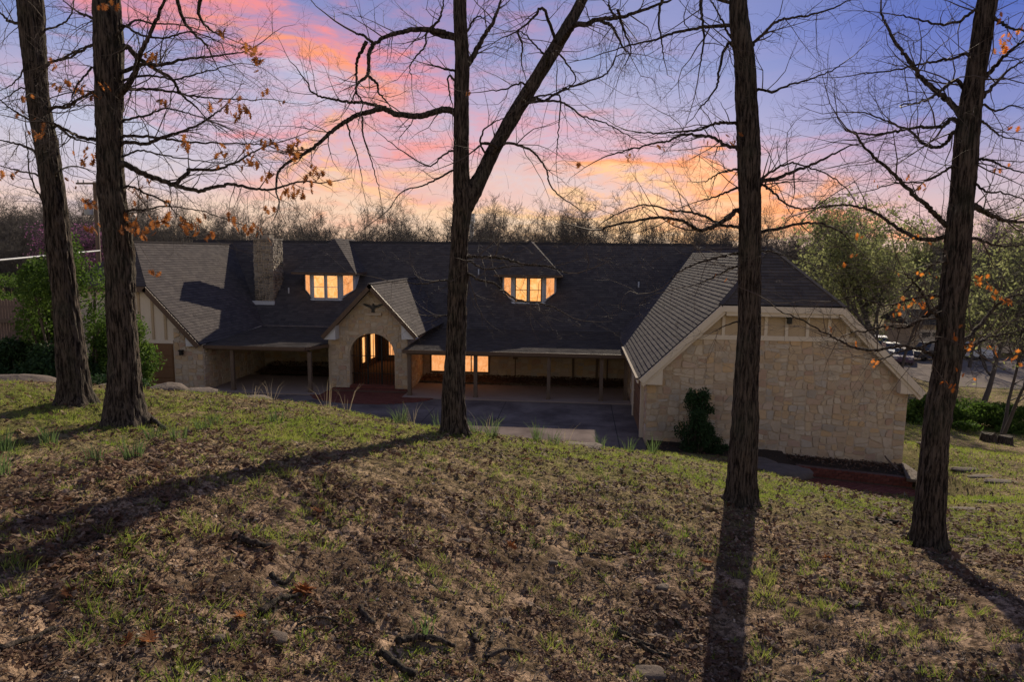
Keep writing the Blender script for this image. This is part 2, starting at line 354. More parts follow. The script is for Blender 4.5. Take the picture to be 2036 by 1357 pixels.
def gh(x, y):
    x = np.asarray(x, float); y = np.asarray(y, float); s = x.shape; X = x.ravel(); Y = y.ravel()
    cxx = np.clip(X, -65, 65); cyy = np.clip(Y, -20, 92)
    z = wts[_n]+wts[_n+1]*cxx+wts[_n+2]*cyy
    for i in range(_n): z = z+wts[i]*_phi((cxx-C[i, 0])**2+(cyy-C[i, 1])**2)
    far = -4+10*np.exp(-((X+190)/110)**2-((Y-190)/110)**2)+14*np.exp(-((X+60)/260)**2-((Y-620)/200)**2)+6*np.exp(-((X-330)/140)**2-((Y-330)/140)**2)
    r = np.hypot(X, Y); t = sstep(60, 110, r); z = z*(1-t)+far*t
    z = z+(fbm(X*.8, Y*.8, 3, 3)-.5)*.10*(1-sstep(20, 30, Y))
    # level ground under the paving and the house, and under the brick patio
    cy = sstep(22.0, 23.2, Y)*sstep(40, 36, Y)*sstep(-19.6, -18.4, X)*sstep(3.6, 2.6, X)
    z = z*(1-cy)+np.minimum(z, -.12)*cy
    pt = sstep(20.6, 21.2, Y)*sstep(25.4, 25., Y)*sstep(7.2, 8.0, X)*sstep(12.9, 12.3, X)
    z = z*(1-pt)+np.minimum(z, -.95)*pt
    return z.reshape(s)
def gz(x, y): return float(gh(np.array([x]), np.array([y]))[0])
def axis(dense0, dense1, step, lo, hi, gr=1.13):
    a = list(np.arange(dense0, dense1+1e-6, step)); s = step; x = a[-1]
    while x < hi: s = min(s*gr, 25); x += s; a.append(x)
    s = step; x = a[0]; b = []
    while x > lo: s = min(s*gr, 25); x -= s; b.append(x)
    return np.array(b[::-1]+a)
xs = axis(-9, 9.5, .055, -900, 900); ys = axis(2.2, 14, .045, -120, 1300)
GX, GY = np.meshgrid(xs, ys); GZ = gh(GX, GY)
near = 1-sstep(18, 26, GY)
clod = fbm(GX*5, GY*5, 20, 4); clod2 = fbm(GX*16, GY*16, 31, 3)
GZ = GZ+near*((clod-.5)*.08+np.clip(clod2-.50, 0, 1)*.15)
def greenness(x, y):
    """how grassy the ground is"""
    b = .08+.60*sstep(6.4, 11.5, y+.25*(-x)*0+np.clip(-x, 0, 9)*.32)
    b = b*(.55+.9*fbm(x*.5, y*.5, 44, 3)) 
    b = b*(1-.62*sstep(13, 22, y)*sstep(10, 16, x)*(.4+.6*vn(x*.22, y*.22, 7)))
    return np.clip(b, 0, 1)
nx, ny = len(xs), len(ys)
idx = np.arange(nx*ny).reshape(ny, nx)
Fq = np.stack([idx[:-1, :-1], idx[:-1, 1:], idx[1:, 1:], idx[1:, :-1]], -1).reshape(-1, 4)
me = np_mesh('ground', np.stack([GX, GY, GZ], -1).reshape(-1, 3), Fq, M_ground, True)
at = me.attributes.new('green', 'FLOAT', 'POINT'); at.data.foreach_set('value', greenness(GX, GY).astype(np.float32).ravel())
setk(link('ground', me), kind='structure')

# ------------------------------------------------------------------ house
house = empty('house', (-7, 36, 0), label='long stone house with grey shingle roofs, stone chimney, arched entry and lit dormer windows', cat='house')
def clip_poly(P, a, b, c):
    """keep a*x+b*y<=c"""
    o = []; n = len(P)
    for i in range(n):
        p, q = P[i], P[(i+1) % n]; dp = a*p[0]+b*p[1]-c; dq = a*q[0]+b*q[1]-c
        if dp <= 0: o.append(p)
        if (dp < 0 < dq) or (dq < 0 < dp): t = dp/(dp-dq); o.append((p[0]+(q[0]-p[0])*t, p[1]+(q[1]-p[1])*t))
    return o
def area(P): return .5*sum(P[i][0]*P[(i+1) % len(P)][1]-P[(i+1) % len(P)][0]*P[i][1] for i in range(len(P)))
SH_V, SH_F, SH_OBJ = [], [], []
def roof_face(pts, udir, single=False, tab=.32, ex=.17, up=.018):
    P = [Vector(p) for p in pts]; U_ = Vector(udir).normalized()
    n = (P[1]-P[0]).cross(P[2]-P[0]).normalized()
    if n.z < 0: n = -n
    V_ = n.cross(U_).normalized()
    if V_.z < 0: V_ = -V_
    o = min(P, key=lambda p: p.dot(V_)); o = Vector(P[0])+V_*(o-P[0]).dot(V_)
    Q = [((p-o).dot(U_), (p-o).dot(V_)) for p in P]
    if area(Q) < 0: Q = Q[::-1]
    d = MB(); d.prism([p-n*.004 for p in P], -n*.11); 
    vmax = max(q[1] for q in Q); r = random.Random(len(SH_V)+5)
    edges = [(Q[i], Q[(i+1) % len(Q)]) for i in range(len(Q))]
    half = []
    for (p, q) in edges:
        a, b = q[1]-p[1], -(q[0]-p[0]); half.append((a, b, a*p[0]+b*p[1]))
    k = 0
    while k*ex < vmax-.02:
        v0, v1 = k*ex, min((k+1)*ex, vmax)
        band = clip_poly(clip_poly(Q, 0, -1, -v0), 0, 1, v1)
        if len(band) > 2:
            u0, u1 = min(b[0] for b in band), max(b[0] for b in band)
            off = r.random()*tab; u_ = u0-off; k += 0
            while u_ < u1:
                w_ = tab*(.75+.5*r.random()); c = clip_poly(clip_poly(band, -1, 0, -(u_+.004)), 1, 0, u_+w_)
                u_ += w_
                if len(c) < 3 or abs(area(c)) < 1e-4: continue
                lift = up*(.75+.5*r.random())
                vs = [o+U_*q[0]+V_*q[1]+n*(.003+lift*(1-(q[1]-v0)/ex)) for q in c]
                m_ = len(vs); fs = [tuple(range(m_))]
                low = [i for i in range(m_) if abs(c[i][1]-v0) < 1e-4]
                if len(low) >= 2:
                    i, j = low[0], low[-1]
                    vs += [vs[i]-n*(lift+.003), vs[j]-n*(lift+.003)]; fs.append((i, m_, m_+1, j))
                if single: SH_OBJ.append((vs, fs))
                else:
                    b_ = len(SH_V); SH_V.extend(tuple(q) for q in vs); SH_F.extend(tuple(b_+i for i in f) for f in fs)
        k += 1
    return d
def roof(faces, name='roof', parent=None, extra=None):
    d = MB()
    for f in faces:
        q = roof_face(*f[:2], **(f[2] if len(f) > 2 else {})); n = len(d.v); d.v += q.v; d.f += [tuple(n+i for i in a) for a in q.f]
    return d.build(name, M_deck, parent or house)
X_, Y_ = (1, 0, 0), (0, 1, 0)
RZ, RY, BZ, BY = 7.66, 44.5, 2.62, 38.9
# main roof
roof([([(-26, BY, BZ), (9.5, BY, BZ), (9.5, RY, RZ), (-26, RY, RZ)], X_),
      ([(-26, 50, BZ), (9.5, 50, BZ), (9.5, RY, RZ), (-26, RY, RZ)], X_, dict(tab=3, ex=1.))])
m = MB(); m.prism([(-26.05, RY-.16, RZ-.12), (-26.05, RY, RZ+.05), (-26.05, RY+.16, RZ-.12)], (35.6, 0, 0)); m.build('ridge_cap', M_deck, house)
# porch roofs
def prz(y): return 2.33+(BZ-2.33)*(y-32)/(BY-32)
roof([([(-18.5, 32, 2.33), (-13.25, 32, 2.33), (-12.55, 33.1, prz(33.1)), (-12.55, BY, BZ), (-18.5, BY, BZ)], X_)], 'porch_roof')
roof([([(-8.33, 32, 2.33), (2.35, 32, 2.33), (2.6, BY, BZ), (-8.33, BY, BZ)], X_)], 'porch_roof')
# garage wing
for a, b in ((-18.4, -12.6), (-8.3, 2.3)): m = MB(); m.prism([(a, 32.05, 2.17), (b-.72*(a < -10), 32.05, 2.17), (b-.06, 33.2, 2.22), (b, 38.4, 2.44), (a, 38.4, 2.44)], (0, 0, .02)); m.build('bounce_ceiling', M_bounce, house)  # unseen pale ceiling, added to bounce light into the porches
gr, ge, gl, gcx = -23.22, -18.48, -27.96, 1.06
roof([([(ge, 31.7, 2.4), (ge, 45, 2.4), (gr, 45, 7.43), (gr, 34, 7.43), (-21.14, 31.7, 5.22)], Y_),
      ([(gl, 31.7, 2.4), (gl, 45, 2.4), (gr, 45, 7.43), (gr, 34, 7.43), (-25.3, 31.7, 5.22)], Y_),
      ([(-25.3, 31.7, 5.22), (-21.14, 31.7, 5.22), (gr, 34, 7.43)], X_)])
# right wing
wr, wl, we, wz = 7.2, 2.28, 12.29, 7.35
roof([([(wl, 25, 2.5), (wl, 44.4, 2.5), (wr, 44.4, wz), (wr, 27, wz), (5.09, 25, 5.27)], Y_),
      ([(we, 25, 2.3), (we, 44.4, 2.3), (wr, 44.4, wz), (wr, 27, wz), (9.36, 25, 5.25)], Y_)])
roof([([(5.09, 25, 5.27), (9.36, 25, 5.25), (wr, 27, wz)], X_, dict(single=True, tab=.30, ex=.155, up=.02))], 'hip_roof')
# portico roof
pr, pz = -10.15, 5.45
roof([([(-12.66, 32.6, 2.85), (-12.66, 42, 2.85), (pr, 42, pz), (pr, 32.6, pz)], Y_),
      ([(-7.80, 32.6, 2.93), (-7.80, 42, 2.93), (pr, 42, pz), (pr, 32.6, pz)], Y_)])
for q in (((pr, 32.56, pz+.03), (pr, 42, pz+.03), (0, 0, 1), .2, .05), ((wr, 26.9, wz+.03), (wr, 44, wz+.03), (0, 0, 1), .2, .05), ((gr, 33.9, 7.46), (gr, 44, 7.46), (0, 0, 1), .2, .05),
    ((5.09, 24.98, 5.29), (wr, 27, wz+.04), (-.5, -.6, 1), .2, .04), ((9.36, 24.98, 5.27), (wr, 27, wz+.04), (.5, -.6, 1), .2, .04)):
    m = MB(); m.beam(*q); m.build('ridge_cap', M_shingle, house)

# fascias and rakes
m = MB()
m.beam((-18.5, 31.95, 2.33), (-13.25, 31.95, 2.33), (0, 0, 1), .05, .16); m.beam((-13.25, 31.97, 2.33), (-12.5, 33.1, 2.36), (0, 0, 1), .05, .16)
m.build('fascia', M_brownwood, house)
m = MB(); m.beam((-8.36, 31.95, 2.34), (2.4, 31.95, 2.34), (0, 0, 1), .05, .17); m.beam((-8.36, 31.93, 2.34), (-8.36, 36, 2.45), (0, 0, 1), .05, .17); m.build('fascia', M_brownwood, house)
m = MB()   # porch beams
m.box((-18.4, 32.15, 2.08), (-13.2, 32.33, 2.168)); m.build('porch_beam', M_brownwood, house)
m = MB(); m.box((-8.25, 32.15, 2.08), (2.3, 32.33, 2.168)); m.build('porch_beam', M_brownwood, house)
m = MB()   # garage rakes
for a, b in (((ge-.02, 31.64, 2.38), (-21.14, 31.64, 5.2)), ((gl+.02, 31.64, 2.38), (-25.3, 31.64, 5.2)), ((-21.14, 31.64, 5.2), (-25.3, 31.64, 5.2))): m.beam(a, b, (0, 0, 1), .06, .26)
m.build('rake_board', M_brownwood, house)
m = MB()
for a, b in (((-12.68, 32.55, 2.83), (pr, 32.55, pz+.02)), ((-7.78, 32.55, 2.91), (pr, 32.55, pz+.02))): m.beam(a, b, (0, 0, 1), .06, .2)
m.build('rake_board', M_brownwood, house)
m = MB()   # right wing rakes, stepped cream boards
for a, b in (((wl, 24.95, 2.47), (5.09, 24.95, 5.24)), ((5.16, 24.953, 5.235), (9.29, 24.953, 5.215)), ((9.36, 24.95, 5.22), (we, 24.95, 2.27))):
    m.beam(a, b, (0, 0, 1), .06, .22)
m.build('rake_board', M_white, house)
m = MB()
for a, b in (((wl+.06, 25.1, 2.33), (5.16, 25.1, 5.08)), ((5.3, 25.105, 5.045), (9.16, 25.105, 5.025)), ((9.3, 25.1, 5.05), (we-.06, 25.1, 2.12))):
    m.beam(a, b, (0, 0, 1), .24, .17)
m.beam((wl-.03, 25, 2.5), (wl-.03, 33.4, 2.5), (0, 0, 1), .05, .18)
m.build('soffit_board', M_white, house)
m = MB(); m.beam((wl-.07, 24.97, 2.53), (wl-.07, 33.4, 2.53), (0, 0, 1), .09, .07); m.build('gutter', M_greywood, house)
m = MB(); m.prism([(2.32, 25.0, 2.42), (3.14, 25.0, 2.95), (3.14, 25.0, 2.28), (2.42, 25.0, 2.28)], (0, .3, 0)); m.build('soffit_return', M_white, house)
m = MB(); m.prism([(12.2, 25.0, 2.2), (11.45, 25.0, 2.9), (11.45, 25.0, 2.2)], (0, .3, 0)); m.build('soffit_return', M_white, house)
m = MB(); m.prism([(-12.6, 32.62, 2.72), (-11.95, 32.62, 3.35), (-11.95, 32.62, 2.66), (-12.5, 32.62, 2.66)], (0, .55, 0)); m.build('soffit_return', M_bluewhite, house)
m = MB(); m.prism([(-7.88, 32.62, 2.78), (-8.6, 32.62, 3.45), (-8.6, 32.62, 2.74)], (0, .55, 0)); m.build('soffit_return', M_bluewhite, house)
m = MB(); m.prism([(-18.6, 31.7, 2.3), (-19.25, 31.7, 2.95), (-19.25, 31.7, 2.3)], (0, .24, 0)); m.build('soffit_return', M_bluewhite, house)

# ---- stonework
STN = []     # (area, verts, faces, material)
def split_stones(poly, target, r):
    st = [poly]; out = []
    while st:
        P = st.pop(); a = abs(area(P))
        if a < 1e-4: continue
        xs_ = [p[0] for p in P]; ys_ = [p[1] for p in P]; wd, ht = max(xs_)-min(xs_), max(ys_)-min(ys_)
        if a < target*(.55+1.3*r.random()) and wd < .95 and ht < .6: out.append(P); continue
        cx_, cy_ = sum(xs_)/len(P), sum(ys_)/len(P); big = a > target*9
        j = math.radians(r.gauss(0, 3 if big else 10))
        cx_ += r.uniform(-.17, .17)*wd; cy_ += r.uniform(-.17, .17)*ht
        if wd > ht*(1.35 if not big else 1): aa, bb = math.cos(j), math.sin(j)
        else: aa, bb = math.sin(j), math.cos(j)
        cc = aa*cx_+bb*cy_; st.append(clip_poly(P, aa, bb, cc)); st.append(clip_poly(P, -aa, -bb, -cc))
    return out
def inset(P, d):
    if area(P) < 0: P = P[::-1]
    o = P
    for i in range(len(P)):
        p, q = P[i], P[(i+1) % len(P)]; L = math.hypot(q[0]-p[0], q[1]-p[1])
        if L < 1e-5: continue
        a, b = (q[1]-p[1])/L, -(q[0]-p[0])/L; o = clip_poly(o, a, b, a*p[0]+b*p[1]-d)
        if len(o) < 3: return []
    return o
def chamfer(P, f):
    o = []; n = len(P)
    for i in range(n):
        p0, p, p1 = P[i-1], P[i], P[(i+1) % n]; l0 = math.hypot(p[0]-p0[0], p[1]-p0[1]); l1 = math.hypot(p[0]-p1[0], p[1]-p1[1])
        if min(l0, l1) < .03: o.append(p); continue
        a = min(f, .3*l0)/l0; b = min(f, .3*l1)/l1
        o.append((p[0]+(p0[0]-p[0])*a, p[1]+(p0[1]-p[1])*a)); o.append((p[0]+(p1[0]-p[0])*b, p[1]+(p1[1]-p[1])*b))
    return o
def stone_face(poly, frame, target=.1, seed=1, mtl=None, gap=.010, hole=None, proud=.022):
    """frame(u,v,h)->world; h out of the wall"""
    r = random.Random(seed); mtl = mtl or M_stone
    for P in split_stones(poly, target, r):
        if hole: P = hole(P)
        if len(P) < 3: continue
        P = inset(P, gap)
        if len(P) < 3 or abs(area(P)) < .002: continue
        P = chamfer(P, .03+.03*r.random()); h = proud*(.5+r.random()); n = len(P)
        cx_, cy_ = sum(p[0] for p in P)/n, sum(p[1] for p in P)/n; k = .93
        tl = [r.uniform(-.012, .012) for _ in range(2)]
        vs = [frame(p[0], p[1], -.01) for p in P]+[frame(cx_+(p[0]-cx_)*k, cy_+(p[1]-cy_)*k, h+tl[0]*(p[0]-cx_)*8+tl[1]*(p[1]-cy_)*8) for p in P]
        fs = [tuple(range(n, 2*n))]+[(i, (i+1) % n, (i+1) % n+n, i+n) for i in range(n)]
        STN.append((abs(area(P)), vs, fs, mtl))
fY = lambda y: (lambda u_, v_, h: (u_, y-h, v_))         # wall facing the camera
fXl = lambda x: (lambda u_, v_, h: (x-h, u_, v_))        # faces -X
fXr = lambda x: (lambda u_, v_, h: (x+h, u_, v_))        # faces +X
def wall(pts, vec, name='wall', m_=None): m = MB(); m.prism(pts, vec); return m.build(name, m_ or M_mortar, house)
# right wing front
WY = 25.32
wf = [(2.62, -1.3), (11.86, -1.3), (11.86, 2.55), (10.42, 4.03), (4.0, 4.03), (2.62, 2.62)]
wall([(a, WY, b) for a, b in wf], (0, .3, 0)); stone_face([(a+(.0), b) for a, b in wf], fY(WY), .092, 3)
wing_n = len(STN)
wall([(4.0, WY, 4.03), (10.42, WY, 4.03), (9.3, WY, 5.1), (5.15, WY, 5.1)], (0, .3, 0), 'gable_board', M_board)
m = MB(); m.box((3.95, WY-.06, 3.97), (10.5, WY+.02, 4.14)); m.build('trim_band', M_white, house)
for i, x in enumerate([5.28, 6.03, 6.78, 7.5, 8.23, 8.98, 9.62]):
    z1 = min(5.06, 2.4+.985*(x-wl), 5.06 if x < 9.3 else 5.25-(x-9.36)*1.0-.2); m = MB(); m.box((x-.055, WY-.05, 4.14), (x+.055, WY+.01, z1)); m.build('batten', M_white, house)
# side wall of the wing towards the court, door in it
wall([(2.62, WY+.31, -.2), (2.62, 36.59, -.2), (2.62, 36.59, 2.5), (2.62, WY+.31, 2.5)], (.2, 0, 0)); stone_face([(WY+.02, 0), (26.2, 0), (26.2, 2.45), (WY+.02, 2.45)], fXl(2.62), .08, 8)
m = MB(); m.box((2.53, 26.25, 0), (2.61, 29.6, 2.35)); dr = m.build('garage_door', M_door, house)
for i in range(4): m = MB(); m.box((2.50, 26.35, .08+i*.57), (2.527, 29.5, .58+i*.57)); m.build('door_panel', M_door, dr)
m = MB(); m.box((2.46, 29.65, 0), (2.61, 29.9, 2.45)); m.build('door_casing', M_white, house); m = MB(); m.box((2.46, 26.05, 0), (2.61, 26.2, 2.45)); m.build('door_casing', M_white, house)
stone_face([(29.95, 0), (36.5, 0), (36.5, 2.4), (29.95, 2.4)], fXl(2.62), .12, 18)
wall([(11.86, WY+.3, -1.3), (11.86, 44, -2.5), (11.86, 44, 2.5), (11.86, WY+.3, 2.5)], (-.3, 0, 0)); stone_face([(WY+.02, -1.2), (32, -1.2), (32, 2.4), (WY+.02, 2.4)], fXr(11.86), .13, 9)
wall([(4, 44, -1), (11.8, 44, -2.5), (11.8, 44, 2.5), (7.2, 44, 7.2), (4, 44, 4)], (0, -.3, 0))
# porch back walls and beds
RB = 36.6
wall([(-8.45, RB, -.2), (2.62, RB, -.2), (2.62, RB, 2.5), (-8.45, RB, 2.5)], (0, .3, 0)); stone_face([(-8.45, 0), (2.6, 0), (2.6, 2.48), (-8.45, 2.48)], fY(RB), .13, 21,
    hole=lambda P: [] if (-8.05 < sum(p[0] for p in P)/len(P) < -4.6 and .55 < sum(p[1] for p in P)/len(P) < 2.5) else P)
LB = 38.5
wall([(-18.5, LB, -.2), (-12.5, LB, -.2), (-12.5, LB, 2.62), (-18.5, LB, 2.62)], (0, .3, 0)); stone_face([(-18.45, 0), (-12.4, 0), (-12.4, 2.55), (-18.45, 2.55)], fY(LB), .13, 22)
wall([(-18.5, 32.26, -.2), (-18.5, 38.49, -.2), (-18.5, 38.49, 2.6), (-18.5, 32.26, 2.3)], (-.25, 0, 0)); stone_face([(31.97, 0), (38.4, 0), (38.4, 2.55), (31.97, 2.3)], fXr(-18.5), .12, 23)
wall([(-26, BY+.3, 0), (-26, 49.5, 0), (-26, 49.5, 2.8), (-26, 44.5, 7.4), (-26, BY+.3, 2.7)], (.2, 0, 0)); wall([(-26, 49.5, -2), (9.4, 49.5, -2.5), (9.4, 49.5, 2.7), (-26, 49.5, 2.7)], (0, -.2, 0))
wall([(9.4, 44, -2.5), (9.4, 49.5, -2.5), (9.4, 49.5, 2.7), (9.4, 44.5, 7.3), (9.4, 44, 6.9)], (-.2, 0, 0))
# garage front
GYf = 31.95
wall([(-27.4, GYf, -.2), (-18.5, GYf, -.2), (-18.5, GYf, 2.35), (-21.2, GYf, 5.05), (-25.2, GYf, 5.05), (-27.4, GYf, 2.6)], (0, .3, 0), 'wall', M_white)
m = MB(); m.prism([(-20.0, GYf-.003, -.1), (-18.5, GYf-.003, -.1), (-18.5, GYf-.003, 2.3), (-19.3, GYf-.003, 3.15), (-20.0, GYf-.003, 3.15)], (0, -.02, 0)); m.build('wall', M_mortar, house)
stone_face([(-20.0, 0), (-18.5, 0), (-18.5, 2.3), (-19.32, 3.15), (-20.0, 3.15)], fY(GYf-.025), .09, 31)
m = MB(); m.box((-24.6, GYf-.06, 2.38), (-20.02, GYf, 2.55)); m.build('trim_band', M_white, house)
for x in (-20.4, -21.05, -21.75, -22.45, -23.2): 
    m = MB(); m.box((x-.06, GYf-.05, 2.56), (x+.06, GYf+.01, min(5.0, 2.35+1.06*(ge-x)-.25))); m.build('batten', M_board, house)
m = MB(); m.box((-24.4, GYf-.04, 0), (-20.05, GYf-.003, 2.37)); dr = m.build('garage_door', M_door, house)
for i in range(4): m = MB(); m.box((-24.3, GYf-.07, .08+i*.57), (-20.1, GYf-.043, .6+i*.57)); m.build('door_panel', M_door, dr)
wall([(-27.4, GYf+.3, -.2), (-27.4, 45, -.2), (-27.4, 45, 2.5), (-27.4, GYf+.3, 2.5)], (.2, 0, 0))
# portico: arched stone front
PY, ax, arx, arz, asp = 33.2, -10.28, 1.16, 1.12, 1.82
pl, prr, fl = -12.42, -8.47, .3
def rk(x): return (2.70+(x+12.66)*1.036 if x < pr else 2.78+(-7.80-x)*1.072)-.02
def opening(x): 
    t = (x-ax)/arx; return asp+arz*math.sqrt(max(0, 1-t*t)) if abs(t) < 1 else None
m = MB(); N = 44; xsamp = [pl+(prr-pl)*i/N for i in range(N+1)]+[ax-arx, ax+arx, pr]; xsamp = sorted(set(xsamp))
for a, b in zip(xsamp[:-1], xsamp[1:]):
    mid = (a+b)/2; ia = abs(mid-ax) < arx
    za = opening(a) or asp if ia else -.2; zb = opening(b) or asp if ia else -.2
    m.prism([(a, PY, za), (b, PY, zb), (b, PY, rk(b)), (a, PY, rk(a))], (0, .5, 0))
m.build('wall', M_mortar, house)
def arch_hole(P):
    cx_, cy_ = sum(p[0] for p in P)/len(P), sum(p[1] for p in P)/len(P)
    g_ = .03
    if cy_ < asp:
        if cx_ < ax: return clip_poly(P, 1, 0, ax-arx-g_) if min(abs(p[0]-ax) for p in P) < arx or cx_ > ax-arx else P
        return clip_poly(P, -1, 0, -(ax+arx+g_))
    nx_, nz_ = (cx_-ax)/arx, (cy_-asp)/arz; L = math.hypot(nx_, nz_)
    if L < .75: return []
    ux, uz = nx_/L, nz_/L; px_, pz_ = ax+arx*ux*1.02, asp+arz*uz*1.02; a, b = ux/arx, uz/arz; q = math.hypot(a, b); a /= q; b /= q
    return clip_poly(P, -a, -b, -(a*px_+b*pz_)-g_)
stone_face([(pl, .12), (prr, .12), (prr, rk(prr)), (pr, rk(pr)-.02), (pl, rk(pl))], fY(PY), .075, 41, hole=arch_hole)
m = MB(); m.box((-8.6, PY+.5, -.2), (-8.45, 41.3, 2.75)); m.build('wall', M_mortar, house); stone_face([(PY, .1), (RB, .1), (RB, 2.4), (PY, 2.5)], fXr(-8.45), .09, 42)
m = MB(); m.box((-12.5, PY+.5, -.2), (-12.35, 41.4, 2.75)); m.build('wall', M_brownwood, house); stone_face([(PY, .1), (LB, .1), (LB, 2.5), (PY, 2.5)], fXl(-12.5), .09, 43)
m = MB(); m.box((-12.35, 41.3, 0), (-8.6, 41.4, 3.2)); m.build('wall', M_brownwood, house)
m = MB(); m.box((-12.4, PY+.5, 3.1), (-8.5, 41.3, 3.2)); m.build('ceiling', M_brownwood, house)
m = MB(); m.box((-12.55, PY+.02, -.1), (-12.2+.0, PY+.5, 2.6)); m.box((-8.62, PY+.02, -.1), (-8.44, PY+.5, 2.6)); m.build('wall', M_mortar, house)
# side panel in the vestibule with french doors
def glazed(name, parent, frame, u0, u1, v0, v1, fm, gm, bar=.05, mull=(), trans=(), dep=.05, glassname='window_pane'):
    """frame(u,v,h); outer frame, glazing bars and lit panes"""
    f = MB()
    def bx(a, b, c, d, h0, h1):
        vs = [frame(x, y, h) for h in (h0, h1) for (x, y) in ((a, c), (b, c), (b, d), (a, d))]
        f.add(vs, [(0, 1, 2, 3), (7, 6, 5, 4), (0, 4, 5, 1), (1, 5, 6, 2), (2, 6, 7, 3), (3, 7, 4, 0)])
    bx(u0, u0+bar, v0, v1, 0, dep); bx(u1-bar, u1, v0, v1, 0, dep); bx(u0+bar, u1-bar, v0, v0+bar, 0, dep); bx(u0+bar, u1-bar, v1-bar, v1, 0, dep)
    us = [u0+bar]+[q for q in mull]+[u1-bar]; vs_ = [v0+bar]+[q for q in trans]+[v1-bar]
    for q in mull: bx(q-bar*.3, q+bar*.3, v0+bar, v1-bar, 0.004, dep*.8)
    for q in trans: bx(u0+bar, u1-bar, q-bar*.3, q+bar*.3, 0.006, dep*.7)
    o = f.build(name, fm, parent)
    for a, b in zip(us[:-1], us[1:]):
        for c, d in zip(vs_[:-1], vs_[1:]):
            p = MB(); p.add([frame(a, c, .02), frame(b, c, .02), frame(b, d, .02), frame(a, d, .02)], [(0, 1, 2, 3)])
            p.build(glassname, gm, o if parent is house else parent)
    return o
fv = fXr(-12.35)
glazed('french_door', house, fv, 37.6, 38.75, .42, 3.0, M_brownwood, M_glow, .2, (), (2.15,)); glazed('french_door', house, fv, 39.3, 40.6, .42, 3.0, M_brownwood, M_glow, .2, (), (2.15,))
glazed('side_window', house, fY(41.28), -11.75, -9.6, .55, 2.9, M_brownwood, M_glow2, .07, (-10.7,), ())
# porch window
glazed('porch_window', house, fY(RB-.03), -8.05, -4.72, .44, 2.15, M_greywood, M_glow2, .10, (-6.6, -5.75), ())
m = MB(); m.box((-.25, RB-.09, .25), (-.12, RB+.01, 2.2)); m.box((1.02, RB-.09, .25), (1.15, RB+.01, 2.2)); m.box((-.25, RB-.085, 1.85), (1.15, RB+.0, 1.98)); m.build('blocked_door_trim', M_greywood, house)
m = MB(); m.box((-3.35, RB-.08, .4), (-3.3, RB-.03, 1.9)); m.box((-3.45, RB-.12, 1.3), (-3.2, RB-.03, 1.6)); m.box((1.6, RB-.1, 0), (1.68, RB-.03, 1.5)); m.box((1.6, RB-.1, 1.4), (2.1, RB-.03, 1.47)); m.build('conduit', M_greywood, house)
# porch posts
for x, y in [(-17.15, 32.24), (-13.15, 32.24), (-8.12, 32.24), (-4.86, 32.24), (-1.32, 32.24), (1.18, 32.24), (2.36, 32.6)]:
    m = MB(); m.box((x-.085, y-.085, .02), (x+.085, y+.085, 2.078)); m.box((x-.11, y-.11, .0), (x+.11, y+.11, .12)); m.build('post', M_greywood, house)
# chimney
m = MB(); m.box((-19.78, 40.32, 2.5), (-18.62, 41.75, 7.66)); ch = m.build('chimney', M_mortar, house)
cst = len(STN)
stone_face([(-19.8, 3.6), (-18.6, 3.6), (-18.6, 7.66), (-19.8, 7.66)], fY(40.32), .045, 51, M_stone_soot, .012, None, .05)
stone_face([(40.3, 3.6), (41.77, 3.6), (41.77, 7.66), (40.3, 7.66)], fXr(-18.62), .045, 52, M_stone_soot, .012, None, .05)
stone_face([(40.3, 3.6), (41.77, 3.6), (41.77, 7.66), (40.3, 7.66)], fXl(-19.78), .06, 53, M_stone_soot, .012, None, .05)
m = MB(); m.box((-19.85, 40.25, 7.66), (-18.55, 41.82, 7.76)); m.box((-19.45, 40.7, 7.76), (-18.95, 41.3, 7.98)); m.build('chimney_cap', M_stone_soot, ch)
m = MB(); m.box((-19.9, 40.1, 3.72), (-18.5, 40.2, 3.95)); m.build('flashing', M_bluewhite, ch)
